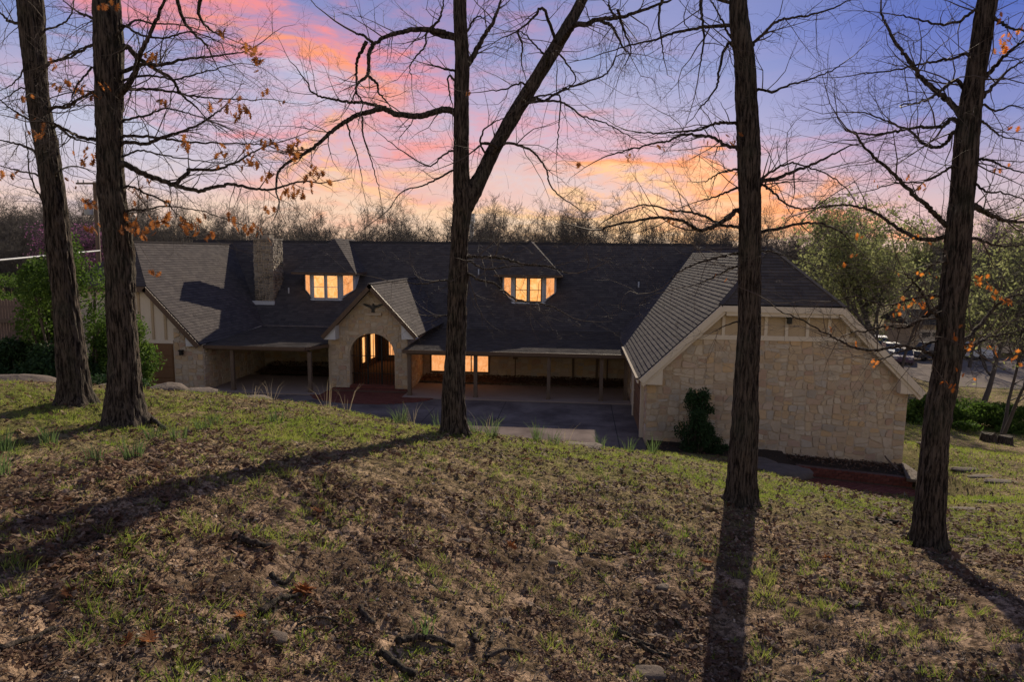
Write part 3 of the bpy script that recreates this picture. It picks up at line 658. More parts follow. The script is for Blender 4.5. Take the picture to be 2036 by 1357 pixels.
# dormers
def dormer(cx_):
    fy, sy_, eyy = 40.5, 41.2, 40.1; z0, z1 = 4.0, 5.68; a, b = .89, 1.62
    m = MB(); m.prism([(cx_-a, fy, 3.7), (cx_+a, fy, 3.7), (cx_+b, sy_, 3.7), (cx_+b, 43.2, 3.7), (cx_-b, 43.2, 3.7), (cx_-b, sy_, 3.7)], (0, 0, z1-3.7+.02))
    d = m.build('dormer', M_bluewhite, house)
    for uu in (-.42, .42): glazed('window_frame', d, fY(fy-.004), cx_+uu-.37, cx_+uu+.37, z0+.14, z1-.1, M_bluewhite if cx_ < -8 else M_brownwood, M_glow, .055, (), ((z0+z1)/2,), .06)
    for sgn in (-1, 1):
        p = Vector((cx_+sgn*a, fy, 0)); q = Vector((cx_+sgn*b, sy_, 0)); t = (q-p).normalized(); nn = Vector((t.y*sgn, -t.x*sgn, 0)); L = (q-p).length
        fr = lambda u_, v_, h, p=p, t=t, nn=nn: tuple(p+t*u_+nn*(h+.004)+Vector((0, 0, v_)))
        zl, zh = z0+.28, z0+.62
        f = MB()
        P = [(.13, zl), (L-.14, zh), (L-.14, z1-.1), (.13, z1-.1)]
        for i in range(4):
            A_, B_ = P[i], P[(i+1) % 4]; c_ = ((P[0][0]+P[2][0])/2, (zl+z1)/2)
            ii = lambda w_: (w_[0]+(c_[0]-w_[0])*.13, w_[1]+(c_[1]-w_[1])*.06)
            vs = [fr(*A_, 0), fr(*B_, 0), fr(*ii(B_), 0), fr(*ii(A_), 0), fr(*A_, .05), fr(*B_, .05), fr(*ii(B_), .05), fr(*ii(A_), .05)]
            f.add(vs, [(0, 1, 2, 3), (7, 6, 5, 4), (0, 4, 5, 1), (1, 5, 6, 2), (2, 6, 7, 3), (3, 7, 4, 0)])
        f.build('window_frame', M_bluewhite, d)
        g_ = MB(); g_.add([fr(*ii(w_), .015) for w_ in P], [(0, 1, 2, 3)]); g_.build('window_pane', M_glow2, d)
    m = MB(); m.prism([(cx_-a-.05, fy-.06, z0-.03), (cx_+a+.05, fy-.06, z0-.03), (cx_+b+.05, sy_-.06, z0+.45), (cx_-b-.05, sy_-.06, z0+.45)], (0, 0, .07)); m.build('sill', M_bluewhite, d)
    rzz, e, ez = 7.72 if cx_ > -8 else 7.82, 1.97, 5.74
    roof([([(cx_-e, eyy, ez), (cx_+e, eyy, ez), (cx_, 42.1, rzz)], X_), ([(cx_+e, eyy, ez), (cx_+e, 46, ez), (cx_, 46, rzz), (cx_, 42.1, rzz)], Y_), ([(cx_-e, eyy, ez), (cx_-e, 46, ez), (cx_, 46, rzz), (cx_, 42.1, rzz)], Y_)], 'dormer_roof')
    m = MB(); m.beam((cx_-e, eyy-.03, ez), (cx_+e, eyy-.03, ez), (0, 0, 1), .05, .13); m.beam((cx_+e+.02, eyy-.03, ez), (cx_+e+.02, 43.3, ez), (0, 0, 1), .05, .13); m.beam((cx_-e-.02, eyy-.03, ez), (cx_-e-.02, 43.3, ez), (0, 0, 1), .05, .13)
    m.box((cx_-e+.02, eyy, ez-.13), (cx_+e-.02, 43.4, ez-.05))
    m.build('eave_board', M_brownwood, d)
dormer(-15.35); dormer(-2.95)
# emit shingles: 300 singly, the rest joined
for vs, fs in SH_OBJ[:300]:
    q = MB(); q.add(vs, fs); q.build('shingle', M_shingle, house)
for vs, fs in SH_OBJ[300:]:
    b_ = len(SH_V); SH_V.extend(tuple(q) for q in vs); SH_F.extend(tuple(b_+i for i in f) for f in fs)
q = MB(); q.v = SH_V; q.f = SH_F; setk(q.build('shingles', M_shingle, house), kind='stuff')
order = sorted(range(wing_n), key=lambda i: -STN[i][0]); pick = set(order[:300])
for i in sorted(pick):
    q = MB(); q.add(STN[i][1], STN[i][2]); q.build('stone', M_stone, house)
for mt, par in ((M_stone, house), (M_stone_soot, ch)):
    q = MB()
    for i, s_ in enumerate(STN):
        if i not in pick and s_[3] is mt: q.add(s_[1], s_[2])
    setk(q.build('stones', mt, par), kind='stuff')
print('stones', len(STN), wing_n, 'shingles', len(SH_F), len(SH_OBJ))
# lamps on walls, vents
for x, y, z in ((7.55, WY-.02, 4.72), (-19.55, GYf-.07, 1.95)):
    m = MB(); m.box((x-.06, y-.02, z-.1), (x+.06, y+.0, z+.12)); m.box((x-.10, y-.22, z+.08), (x+.10, y-.02, z+.14)); m.box((x-.07, y-.19, z-.12), (x+.07, y-.06, z+.08)); m.build('wall_lamp', M_black, house)
# iron gate in the arch
gate = MB(); gate.box((ax-arx+.02, PY+.22, .85), (ax+arx-.02, PY+.25, .88)); gate.box((ax-arx+.02, PY+.22, 1.75), (ax+arx-.02, PY+.25, 1.78)); gt = gate.build('gate', M_black, house)
for i in range(1, 16):
    x = ax-arx+i*2*arx/16; z1 = opening(x)-.03; w_ = .04 if i in (6, 11) else .011
    m = MB(); m.box((x-w_, PY+.215-w_*.3, fl), (x+w_, PY+.255+w_*.3, z1)); m.build('gate_bar', M_black, gt)
# eagle over the arch
m = MB(); ex_, ez_ = -10.17, 4.28
L_ = [(0, -.17), (-.09, -.10), (-.16, -.04), (-.30, .01), (-.52, .13), (-.46, .17), (-.26, .13), (-.12, .08), (-.05, .07), (0, .12)]
m.prism([(ex_+a, PY-.09, ez_+b) for a, b in L_]+[(ex_-a, PY-.09, ez_+b) for a, b in L_[-2:0:-1]], (0, .05, 0)); m.prism([(ex_-.09, PY-.1, ez_-.26), (ex_+.09, PY-.1, ez_-.26), (ex_+.05, PY-.1, ez_-.1), (ex_-.05, PY-.1, ez_-.1)], (0, .06, 0))
m.prism([(ex_-.03, PY-.12, ez_+.08), (ex_+.05, PY-.12, ez_+.08), (ex_+.09, PY-.12, ez_+.14), (ex_, PY-.12, ez_+.18)], (0, .06, 0))
setk(m.build('eagle_ornament', M_bronze), 'dark metal eagle with spread wings mounted on the stone gable above the arch', 'ornament')
m = MB(); m.box((ex_-.42, PY-.1, ez_-.42), (ex_+.42, PY-.01, ez_-.3)); m.build('ledge_stone', M_stone, house)

# ------------------------------------------------------------------ paving
def sheet(name, pts, m_, z0=None): m = MB(); m.prism(pts, (0, 0, -.12)); return setk(m.build(name, m_), kind='structure')
sheet('courtyard_paving', [(-18.45, 22, 0), (2.6, 22, 0), (2.6, 31.75, 0), (-18.45, 31.75, 0)], M_concrete)
sheet('porch_floor', [(-8.4, 31.77, .05), (2.6, 31.77, .05), (2.6, 35.5, .05), (-8.4, 35.5, .05)], M_porchfloor)
sheet('porch_floor', [(-18.45, 31.77, .05), (-12.5, 31.77, .05), (-12.5, 36.5, .05), (-18.45, 36.5, .05)], M_porchfloor)
for a, b, y0, y1 in ((-8.4, 2.6, 35.52, 36.58), (-18.2, -12.5, 36.52, 38.45)):
    gx, gy = np.meshgrid(np.arange(a, b, .1), np.arange(y0, y1, .1)); gzz = .06+.16*fbm(gx*2, gy*2, 5)+.12*(gy-y0)/(y1-y0); n1, n2 = gx.shape; ii = np.arange(n1*n2).reshape(n1, n2)
    link('planting_bed', np_mesh('planting_bed', np.stack([gx, gy, gzz], -1).reshape(-1, 3), np.stack([ii[:-1, :-1], ii[:-1, 1:], ii[1:, 1:], ii[1:, :-1]], -1).reshape(-1, 4), M_leafbed, True))['kind'] = 'structure'
for k, q in enumerate((((1.62, 22, .001), (1.65, 31.7, .003)), ((-3.32, 22, .001), (-3.29, 31.7, .003)), ((-6.4, 22, .001), (-6.37, 29.9, .003)), ((-14.1, 22, .001), (-14.07, 31.7, .003)), ((-18.4, 27.5, .001), (-14.11, 27.53, .003)), ((-3.28, 27.5, .001), (1.61, 27.53, .003)), ((1.66, 27.5, .001), (2.5, 27.53, .003)))):
    m = MB(); m.box(*q); setk(m.build('paving_joint', M_deck), kind='structure')
for x, y in ((-17.9, 40.9), (-6.2, 42.3), (3.6, 41.6)):
    z = RZ-.9*(RY-y); V, Fa = tube([(x, y, z-.1), (x, y, z+.32), (x, y, z+.33)], [.05, .05, .01], 10); link('vent_pipe', np_mesh('vent_pipe', V, Fa, M_metal, True), house)
# entry floor and brick steps
def bricks(parent, x0, x1, y0, y1, zf, bw=.205, bd=.10, ang=0, name='brick', inside=None, seed=3):
    q = MB(); r = random.Random(seed); row = 0; y = y0
    while y < y1-.02:
        x = x0-(bw/2 if row % 2 else 0)
        while x < x1:
            a, b = max(x, x0)+.004, min(x+bw, x1)-.004
            if b-a > .03 and (inside is None or inside((a+b)/2, y+bd/2)):
                z = zf((a+b)/2, y+bd/2)+r.uniform(0, .006); c = .006
                q.add([(a, y+.004, z-.05), (b, y+.004, z-.05), (b, y+bd-.004, z-.05), (a, y+bd-.004, z-.05), (a+c, y+.004+c, z), (b-c, y+.004+c, z), (b-c, y+bd-.004-c, z), (a+c, y+bd-.004-c, z)],
                      [(4, 5, 6, 7), (0, 1, 5, 4), (1, 2, 6, 5), (2, 3, 7, 6), (3, 0, 4, 7)])
            x += bw
        y += bd; row += 1
    return setk(q.build('bricks', M_brick, parent), kind='stuff')
m = MB(); m.box((-12.34, PY+.05, -.05), (-8.61, 41.28, .27)); ef = setk(m.build('entry_floor', M_joint), kind='structure'); bricks(ef, -11.42, -9.14, PY+.06, 36.5, lambda x, y: .30); 
m = MB(); m.box((-12.3, PY-.45, -.05), (-8.4, PY+.05, .12)); st_ = setk(m.build('entry_step', M_joint), kind='structure'); bricks(st_, -12.3, -8.4, PY-.45, PY+.04, lambda x, y: .15, .10, .24)
m = MB(); m.box((-11.44, PY-.08, .12), (-9.12, PY+.05, .27)); setk(m.build('entry_step', M_brick), kind='structure')
inA = lambda x, y: y > 32.75-2.6*math.sqrt(max(0, 1-((x+9.9)/3.3)**2)) if abs(x+9.9) < 3.3 else False
fan = [(-9.9+3.3*math.cos(t), 32.75-2.6*math.sin(t), .02) for t in np.linspace(0, math.pi, 28)]
m = MB(); m.prism(fan, (0, 0, -.03)); fn = setk(m.build('brick_apron', M_joint), kind='structure'); bricks(fn, -13.3, -6.5, 30, 32.75, lambda x, y: .035, inside=inA)
# lower brick patio and its curb
pzf = lambda x, y: -.62-(x-8)*.075
m = MB(); m.prism([(7.2, 20.6, -.60), (12.5, 20.6, -1.0), (12.5, 23.95, -1.0), (7.2, 23.95, -.60)], (0, 0, -.2)); pa = setk(m.build('brick_patio', M_joint), kind='structure')
bricks(pa, 7.3, 12.45, 20.65, 23.93, lambda x, y: -.59-(x-7.2)*.0755, seed=9)
m = MB(); m.prism([(7.75, 23.95, -.26), (11.62, 23.95, -.56), (11.62, 23.95, -1.1), (7.75, 23.95, -.8)], (0, .24, 0)); cb = setk(m.build('brick_curb', M_joint), 'low red brick curb between the lower patio and the stone gable wall', 'brick curb')
r = random.Random(4)
for row in range(3):
    for i in range(18):
        x = 7.77+i*.213+(.1 if row % 2 else 0); x1 = min(x+.2, 11.6)
        if x1-x < .05: continue
        zt = -.262-(x-7.75)*.0775-row*.105; m = MB(); m.prism([(x, 23.93-r.random()*.01, zt), (x1, 23.93, zt), (x1, 23.93, zt-.093), (x, 23.93, zt-.093)], (0, .03, 0)); m.build('brick', M_brick, cb)
m = MB(); m.prism([(7.6, 24.18, -.34), (11.86, 24.18, -.62), (11.86, 25.33, -.48), (6.0, 25.33, -.15), (6.0, 24.4, -.18)], (0, 0, -.3)); setk(m.build('planting_bed', M_mulch), kind='structure')
m = MB(); m.prism([(2.9, 23.3, .02), (7.5, 23.8, -.18), (7.6, 25.33, -.12), (2.7, 25.33, .12)], (0, 0, -.2)); setk(m.build('planting_bed', M_mulch), kind='structure')
m = MB(); m.prism([(11.3, 23.7, -.48), (12.1, 23.7, -.55), (12.0, 25.4, -.45), (11.86, 25.4, -.42)], (0, 0, -.1)); setk(m.build('corner_slab', M_rock), 'pale stone slab at the right corner of the gable wall', 'stone slab')
# ------------------------------------------------------------------ foreground oaks
def smooth_path(P, n):
    """Catmull-Rom resample"""
    P = np.array(P, float); Q = np.concatenate([[2*P[0]-P[1]], P, [2*P[-1]-P[-2]]]); out = []
    for i in range(1, len(Q)-2):
        for t in np.linspace(0, 1, n, endpoint=False):
            a, b, c, d = Q[i-1], Q[i], Q[i+1], Q[i+2]
            out.append(.5*((2*b)+(-a+c)*t+(2*a-5*b+4*c-d)*t*t+(-a+3*b-3*c+d)*t**3))
    out.append(P[-1]); return np.array(out)
def trunk_mesh(path, rad, seed, n=84, step=.03, flare=None, root=None):
    P = smooth_path(np.column_stack([np.array(path), rad]), 12); L = np.concatenate([[0], np.cumsum(np.linalg.norm(np.diff(P[:, :3], axis=0), axis=1))])
    s = np.arange(0, L[-1], step); Q = np.column_stack([np.interp(s, L, P[:, i]) for i in range(4)])
    T = np.gradient(Q[:, :3], axis=0); T /= np.linalg.norm(T, axis=1)[:, None]
    a = np.cross(T, np.array([0, 1., 0])); a /= np.linalg.norm(a, axis=1)[:, None]; b = np.cross(T, a)
    th = np.arange(n)*2*np.pi/n; TH, S = np.meshgrid(th, s); R = np.repeat(Q[:, 3:4], n, 1)
    cells = 38; wx = (vn(TH/(2*np.pi)*8, S*3, seed+5, 8)-.5)*.55
    uu = (TH/(2*np.pi)*cells+wx) % cells
    n1 = vn(uu, S*4.2+wx, seed, cells); n2 = vn((uu*2) % (2*cells), S*11, seed+1, 2*cells); n3 = vn(TH/(2*np.pi)*5, S*1.3, seed+2, 5)
    ridge = 1-np.abs(n1*2-1); disp = (ridge-.6)*.030+(n2-.5)*.014+(n3-.5)*.05*np.minimum(R/.2, 1)
    fl = np.exp(-S/.34)*(.16+.13*np.cos(TH*5+seed)+.06*np.cos(TH*3+1.3*seed)) if flare is None else 0
    disp = disp*np.minimum(R/.18, 1)+fl*R/.25
    RR_ = R+disp
    V = Q[:, None, :3]+RR_[..., None]*(a[:, None]*np.cos(TH)[..., None]+b[:, None]*np.sin(TH)[..., None])
    i = np.arange(len(s)-1)[:, None]*n; j = np.arange(n)[None]; j2 = (j+1) % n
    return V.reshape(-1, 3), np.stack([i+j2, i+j, i+n+j, i+n+j2], -1).reshape(-1, 4)
def rnorm(r): return (r.gauss(0, 1), r.gauss(0, 1), r.gauss(0, 1))
def grow(S, p, d, L, r0, depth, r, wig=.22, lift=.02, ends=None, kids=(3, 6), flat=1.):
    """wandering twig with side twigs, appended to S as segments"""
    n = max(4, int(L/ (.16 if depth < 3 else .2))); st = L/n; px, py, pz = p; dx, dy, dz = d; kk = []
    nk = r.randint(*kids) if depth > 0 else 0; at = sorted(r.uniform(.15, .98) for _ in range(nk))
    ai = 0; side = r.choice((-1, 1))
    for i in range(n):
        a, b, c = rnorm(r); dx += a*wig; dy += b*wig*flat; dz += c*wig+lift; q = math.sqrt(dx*dx+dy*dy+dz*dz); dx /= q; dy /= q; dz /= q
        ra = r0*(1-.75*i/n); rb = r0*(1-.75*(i+1)/n)
        qx, qy, qz = px+dx*st, py+dy*st, pz+dz*st; S.append((px, py, pz, qx, qy, qz, ra, rb))
        while ai < nk and at[ai] <= (i+1)/n:
            a, b, c = rnorm(r); dot = a*dx+b*dy+c*dz; a -= dot*dx; b -= dot*dy; c -= dot*dz; q = math.sqrt(a*a+b*b+c*c)+1e-6; b *= flat
            an = r.uniform(.55, 1.15); ca, sa = math.cos(an), math.sin(an)/q; side = -side
            grow(S, (qx, qy, qz), (dx*ca+a*sa, dy*ca+b*sa, dz*ca+c*sa+.05), L*r.uniform(.35, .65), max(rb*.62, .0016), depth-1, r, wig*1.05, lift, ends, kids, flat)
            ai += 1
        px, py, pz = qx, qy, qz
    if ends is not None and depth == 0: ends.append((px, py, pz))
def leaf_mesh(name, m, s=.06):
    """lobed oak leaf, curled"""
    out = [(0, -1.15), (.05, -.78), (.44, -.80), (.16, -.48), (.70, -.34), (.20, -.08), (.86, .22), (.22, .36), (.56, .80), (.16, .66), (0, 1.1)]
    P = out+[(-x, y) for x, y in out[-2:0:-1]]
    V = [(0, 0, 0)]+[(x*s, y*s, (.35*x*x+.22*y*y-.1*abs(x))*s) for x, y in P]; n = len(P)
    me = bpy.data.meshes.new(name); me.from_pydata(V, [], [(0, 1+i, 1+(i+1) % n) for i in range(n)]); me.materials.append(m); return me
LEAF = [leaf_mesh('oak_leaf', M_oakleaf, .062), leaf_mesh('oak_leaf', M_oakleaf2, .062)]
def oak(name_label, Y0, trunk, forks, limbs, leaves, seed, leafkind=0, topdir=None, litgroup=None):
    """trunk/forks: (px,py,width px); limbs: [(width px, [(px,py)...], depth drift)]"""
    r = random.Random(seed)
    base = W(trunk[0][0], trunk[0][1], Y0); g0 = gz(base[0], base[1])
    root = empty('oak_tree', (base[0], base[1], g0), label=name_label, cat='tree', group='oaks standing on the near slope')
    def px2(p, w_, dy=0):
        q = W(p[0], p[1], Y0+dy); d_ = float(np.dot(np.array(q)-np.array([0, 0, H]), fw)); return q, w_/2*d_/F_*math.cos(math.atan((p[0]-CX)/F_))*1.0-.004
    pts, rad = [], []
    for (x, y, w_) in trunk: q, rr = px2((x, y), w_); pts.append(q); rad.append(rr)
    low = Vector(pts[0]); low2 = low+(low-Vector(pts[1])).normalized()*.5; pts.insert(0, tuple(low2)); rad.insert(0, rad[0]*1.12)
    # carry the trunk on above the frame
    d = (Vector(pts[-1])-Vector(pts[-3])).normalized(); tp = Vector(pts[-1]); rr = rad[-1]; tops = []
    for k in range(5): d = (d+Vector((r.gauss(0, .06), r.gauss(0, .06), .1))).normalized(); tp = tp+d*1.15; rr *= .80; pts.append(tuple(tp)); rad.append(rr)
    tops.append((tp, d, rr))
    V, Fa = trunk_mesh(pts, rad, seed)
    link('trunk', np_mesh('trunk', V, Fa, M_bark, True), root)
    allpts = []; axis_pts = [np.array(a) for a in smooth_path(pts, 12)]
    for fk in forks:
        pts, rad = [], []
        for (x, y, w_, dy) in fk: q, rr = px2((x, y), w_, dy); pts.append(q); rad.append(rr)
        d = (Vector(pts[-1])-Vector(pts[-2])).normalized(); tp = Vector(pts[-1]); rr = rad[-1]
        for k in range(4): d = (d+Vector((r.gauss(0, .08), r.gauss(0, .06), .12))).normalized(); tp = tp+d*1.0; rr *= .8; pts.append(tuple(tp)); rad.append(rr)
        tops.append((tp, d, rr)); V, Fa = trunk_mesh(pts, rad, seed+9, n=60, flare=0)
        link('limb', np_mesh('limb', V, Fa, M_bark, True), root)
        allpts += [Vector(p) for p in pts]; axis_pts += [np.array(a) for a in smooth_path(pts, 12)]
    S = []; T = []
    for (w_, P, drift) in limbs:
        n = len(P); q = [W(x, y, Y0+drift*(i/(n-1))+r.gauss(0, .04)) for i, (x, y) in enumerate(P)]
        e = np.array(q[0]); axn = min(axis_pts, key=lambda a: np.linalg.norm(a-e-np.array([0, 0, -.12]))); 
        if np.linalg.norm(axn-e) < .75: q = [tuple(axn*.8+e*.2+np.array([0, 0, -.05]))]+q
        Q = smooth_path(q, 7)
        Q = Q+np.random.default_rng(seed+len(T)).normal(0, .006, Q.shape); R = w_/2*Y0/F_*np.linspace(1, .3, len(Q)); T.append(tube(Q, R, 8 if w_ > 6 else 6))
        L = np.linalg.norm(np.diff(Q, axis=0), axis=1).sum(); allpts += [Vector(a) for a in Q[::2]]
        cnt = int(L*(5.2 if w_ > 5 else 4.2))+2
        for k in range(cnt):
            t = r.uniform(.10, 1)**.85; i = min(int(t*(len(Q)-1)), len(Q)-2); dd = Q[i+1]-Q[i]; dd /= np.linalg.norm(dd)+1e-9; a = np.array(rnorm(r)); a[1] *= .7; a -= dd*a.dot(dd); a /= np.linalg.norm(a)
            an = r.uniform(.5, 1.2); v = dd*math.cos(an)+a*math.sin(an); rr = max(.0034, min(R[i]*.5, .011))*r.uniform(.55, 1)
            grow(S, tuple(Q[i]), tuple(v), r.uniform(.35, 1.15)*(1.15-.45*t), rr, 2, r, .21, .012, None, (2, 4), .8)
        grow(S, tuple(Q[-1]), tuple((Q[-1]-Q[-3])/np.linalg.norm(Q[-1]-Q[-3])), .9, max(R[-1], .003), 2, r, .18, .01, None, (3, 5), .8)
    for (tp, d, rr) in tops:   # crown above the frame
        for k in range(7):
            a = Vector(rnorm(r)); a.z = abs(a.z)*.4; a.normalize(); v = (d*.5+a).normalized()
            grow(S, tuple(tp-d*r.uniform(0, 3.5)), tuple(v), r.uniform(2, 3.6), rr*.42, 3, r, .13, .03, None, (4, 6), 1)
    for q in T: link('branch', np_mesh('branch', *q, M_bark, True), root)
    # brown leaves still hanging, each on a twig from the nearest limb
    for (x, y, k, sz) in leaves:
        c = Vector(W(x, y, Y0+r.uniform(-.6, .5)))
        nb = min(allpts, key=lambda a: (a-c).length)
        if (nb-c).length < 2.5:
            mid = (nb+c)/2+Vector((r.gauss(0, .07), r.gauss(0, .07), .05+.08*r.random())); pth = smooth_path([nb, mid, c], 6)
            for a, b in zip(pth[:-1], pth[1:]): S.append((*a, *b, .0035, .0028))
        for i in range(k+1+(k > 2)):
            o = bpy.data.objects.new('leaf', LEAF[leafkind if r.random() < .8 else 0]); col.objects.link(o); o.parent = root; o.matrix_parent_inverse = PINV[root.name]
            o.location = c+Vector((r.gauss(0, .055*sz), r.gauss(0, .05), r.gauss(-.02, .05*sz))); o.rotation_euler = (r.uniform(.6, 2.4), r.uniform(-.6, .6), r.uniform(0, 6.28)); s_ = r.uniform(.6, 1.05)*sz; o.scale = (s_, s_, s_)
    V, Fa = segs_np(S, 4); setk(link('twigs', np_mesh('twigs', V, Fa, M_twig, True), root), kind='stuff')
    print('oak', seed, len(S), len(leaves))
    return root
L1 = [(110, 368, 2, 1), (30, 342, 3, 1), (3, 345, 3, 1.2), (90, 222, 3, 1.2), (84, 240, 3, 1.1), (75, 266, 3, 1), (115, 178, 2, 1), (150, 165, 2, 1), (52, 190, 2, 1), (45, 225, 2, .9), (105, 378, 2, 1), (176, 402, 4, 1.1), (142, 360, 2, .8)]
oak('leaning leftmost oak with dark furrowed bark at the left edge of the picture', 10.3,
    [(150, 806, 80), (148, 775, 64), (142, 700, 60), (131, 600, 55), (122, 520, 53), (114, 450, 51), (104, 370, 51), (92, 290, 50), (80, 220, 49), (71, 140, 50), (63, 60, 54), (60, 0, 56)], [],
    [(8, [(40, 48), (18, 42), (4, 28), (-10, 20)], .3), (7, [(98, 125), (120, 118), (150, 102), (186, 88)], -.5), (6, [(80, 350), (40, 340), (0, 330)], .5), (8, [(105, 215), (135, 212), (160, 195), (187, 182)], -.4),
     (7, [(68, 300), (40, 288), (15, 282), (-20, 278)], .4), (6, [(72, 245), (45, 230), (20, 215), (-10, 190)], -.4), (7, [(112, 250), (140, 272), (165, 280), (200, 288)], .5), (5, [(62, 180), (40, 175), (20, 190), (-5, 200)], .5),
     (6, [(90, 60), (120, 50), (140, 30), (150, -10)], .4), (5, [(85, 400), (60, 350), (55, 300), (50, 240)], -.3), (5, [(60, 120), (40, 150), (20, 170), (0, 180)], .4), (5, [(118, 340), (150, 330), (190, 345)], .3)],
    L1, 101)
L2 = [(500, 97, 5, 1.2), (512, 118, 5, 1.2), (488, 88, 3, 1.1), (441, 64, 2, 1.2), (470, 216, 6, 1.2), (455, 212, 4, 1.1), (488, 222, 4, 1.2), (320, 206, 3, 1.1), (374, 280, 4, 1.1), (427, 205, 2, 1), (518, 188, 2, .9), (548, 200, 1, .9),
      (520, 280, 3, 1), (540, 288, 3, 1), (575, 290, 4, 1.1), (590, 286, 3, 1), (578, 302, 3, 1), (490, 320, 3, 1), (510, 330, 4, 1.1), (530, 345, 4, 1.1), (498, 308, 3, .9), (443, 302, 3, 1), (437, 316, 1, 1),
      (575, 380, 3, 1.2), (598, 384, 3, 1), (610, 360, 2, 1), (628, 355, 4, 1.1), (638, 348, 4, 1.1), (622, 340, 3, .9), (650, 364, 1, 1), (270, 368, 3, 1.1), (298, 364, 2, 1), (280, 388, 2, 1), (328, 404, 2, .8),
      (262, 440, 5, 1.2), (252, 458, 4, 1.2), (270, 462, 4, 1.2), (285, 455, 4, 1.1), (300, 440, 3, 1.1), (333, 437, 4, 1.2), (357, 443, 4, 1.1), (377, 452, 4, 1.2), (397, 442, 3, 1.1), (415, 465, 3, 1), (462, 437, 3, 1.1), (475, 455, 3, 1), (495, 452, 3, 1), (513, 462, 3, 1.1), (533, 410, 3, 1),
      (170, 300, 3, 1), (182, 318, 4, 1.1), (155, 316, 1, 1), (170, 405, 4, 1.2), (185, 455, 3, 1.1), (240, 435, 4, 1.2), (150, 165, 3, 1), (158, 180, 3, 1), (187, 180, 5, 1.2), (112, 133, 2, 1), (210, 8, 4, 1), (290, 108, 4, 1.1), (303, 125, 2, .9), (310, 542, 2, .9)]
oak('thick upright oak second from left with a flared root and brown leaves on its branches', 9.4,
    [(252, 850, 98), (250, 820, 84), (248, 770, 74), (246, 711, 66), (243, 640, 62), (240, 560, 61), (236, 500, 60), (230, 440, 58), (222, 368, 58), (219, 280, 57), (217, 190, 58), (216, 110, 59), (213, 40, 57), (212, 0, 57)], [],
    [(15, [(240, 185), (256, 168), (270, 140), (277, 112), (290, 85), (305, 50), (322, 15), (332, -15)], -.6),
     (12, [(248, 92), (268, 108), (285, 122), (310, 138), (340, 155), (355, 180), (372, 198), (392, 214)], .7), (9, [(286, 128), (320, 128), (370, 117), (420, 112), (480, 104)], .6),
     (14, [(244, 326), (270, 338), (300, 352), (330, 362), (360, 372), (395, 380), (425, 373), (460, 367), (510, 376), (545, 375), (590, 362)], 1.0), (9, [(348, 366), (372, 345), (382, 337), (430, 338), (470, 322), (500, 305), (545, 285)], .8),
     (9, [(246, 283), (290, 286), (325, 272), (360, 262), (400, 245), (425, 228), (440, 218)], .6), (7, [(246, 272), (300, 272), (350, 280), (420, 284), (490, 286), (540, 290)], .9),
     (8, [(246, 180), (285, 178), (330, 180), (380, 190), (430, 195), (500, 198)], 1.1), (6, [(248, 160), (300, 150), (345, 158), (400, 145), (450, 130)], -.6), (8, [(192, 88), (165, 98), (135, 115), (100, 124)], .5), (8, [(192, 184), (165, 192), (135, 208), (108, 212)], .6),
     (9, [(190, 278), (160, 272), (130, 258), (105, 245), (80, 240)], -.5), (6, [(252, 370), (290, 385), (330, 402), (350, 425), (385, 445)], .5), (6, [(255, 420), (290, 418), (330, 410), (400, 420), (460, 440)], .9), (6, [(240, 60), (270, 40), (300, 45), (350, 48), (400, 60)], .8),
     (6, [(244, 50), (280, 70), (330, 75), (380, 62), (440, 85)], -.8), (7, [(190, 40), (170, 30), (150, 20), (125, 0)], .5), (6, [(192, 130), (170, 150), (150, 175), (140, 210)], -.5), (6, [(245, 240), (290, 230), (330, 215), (375, 225), (420, 240)], -.8), (5, [(248, 310), (280, 300), (330, 310), (380, 318), (440, 325), (490, 330)], .7),
     (8, [(350, -10), (365, 40), (390, 70), (410, 90), (425, 120)], .5), (8, [(400, -10), (395, 30), (420, 60), (450, 75)], .7)],
    L2, 102)
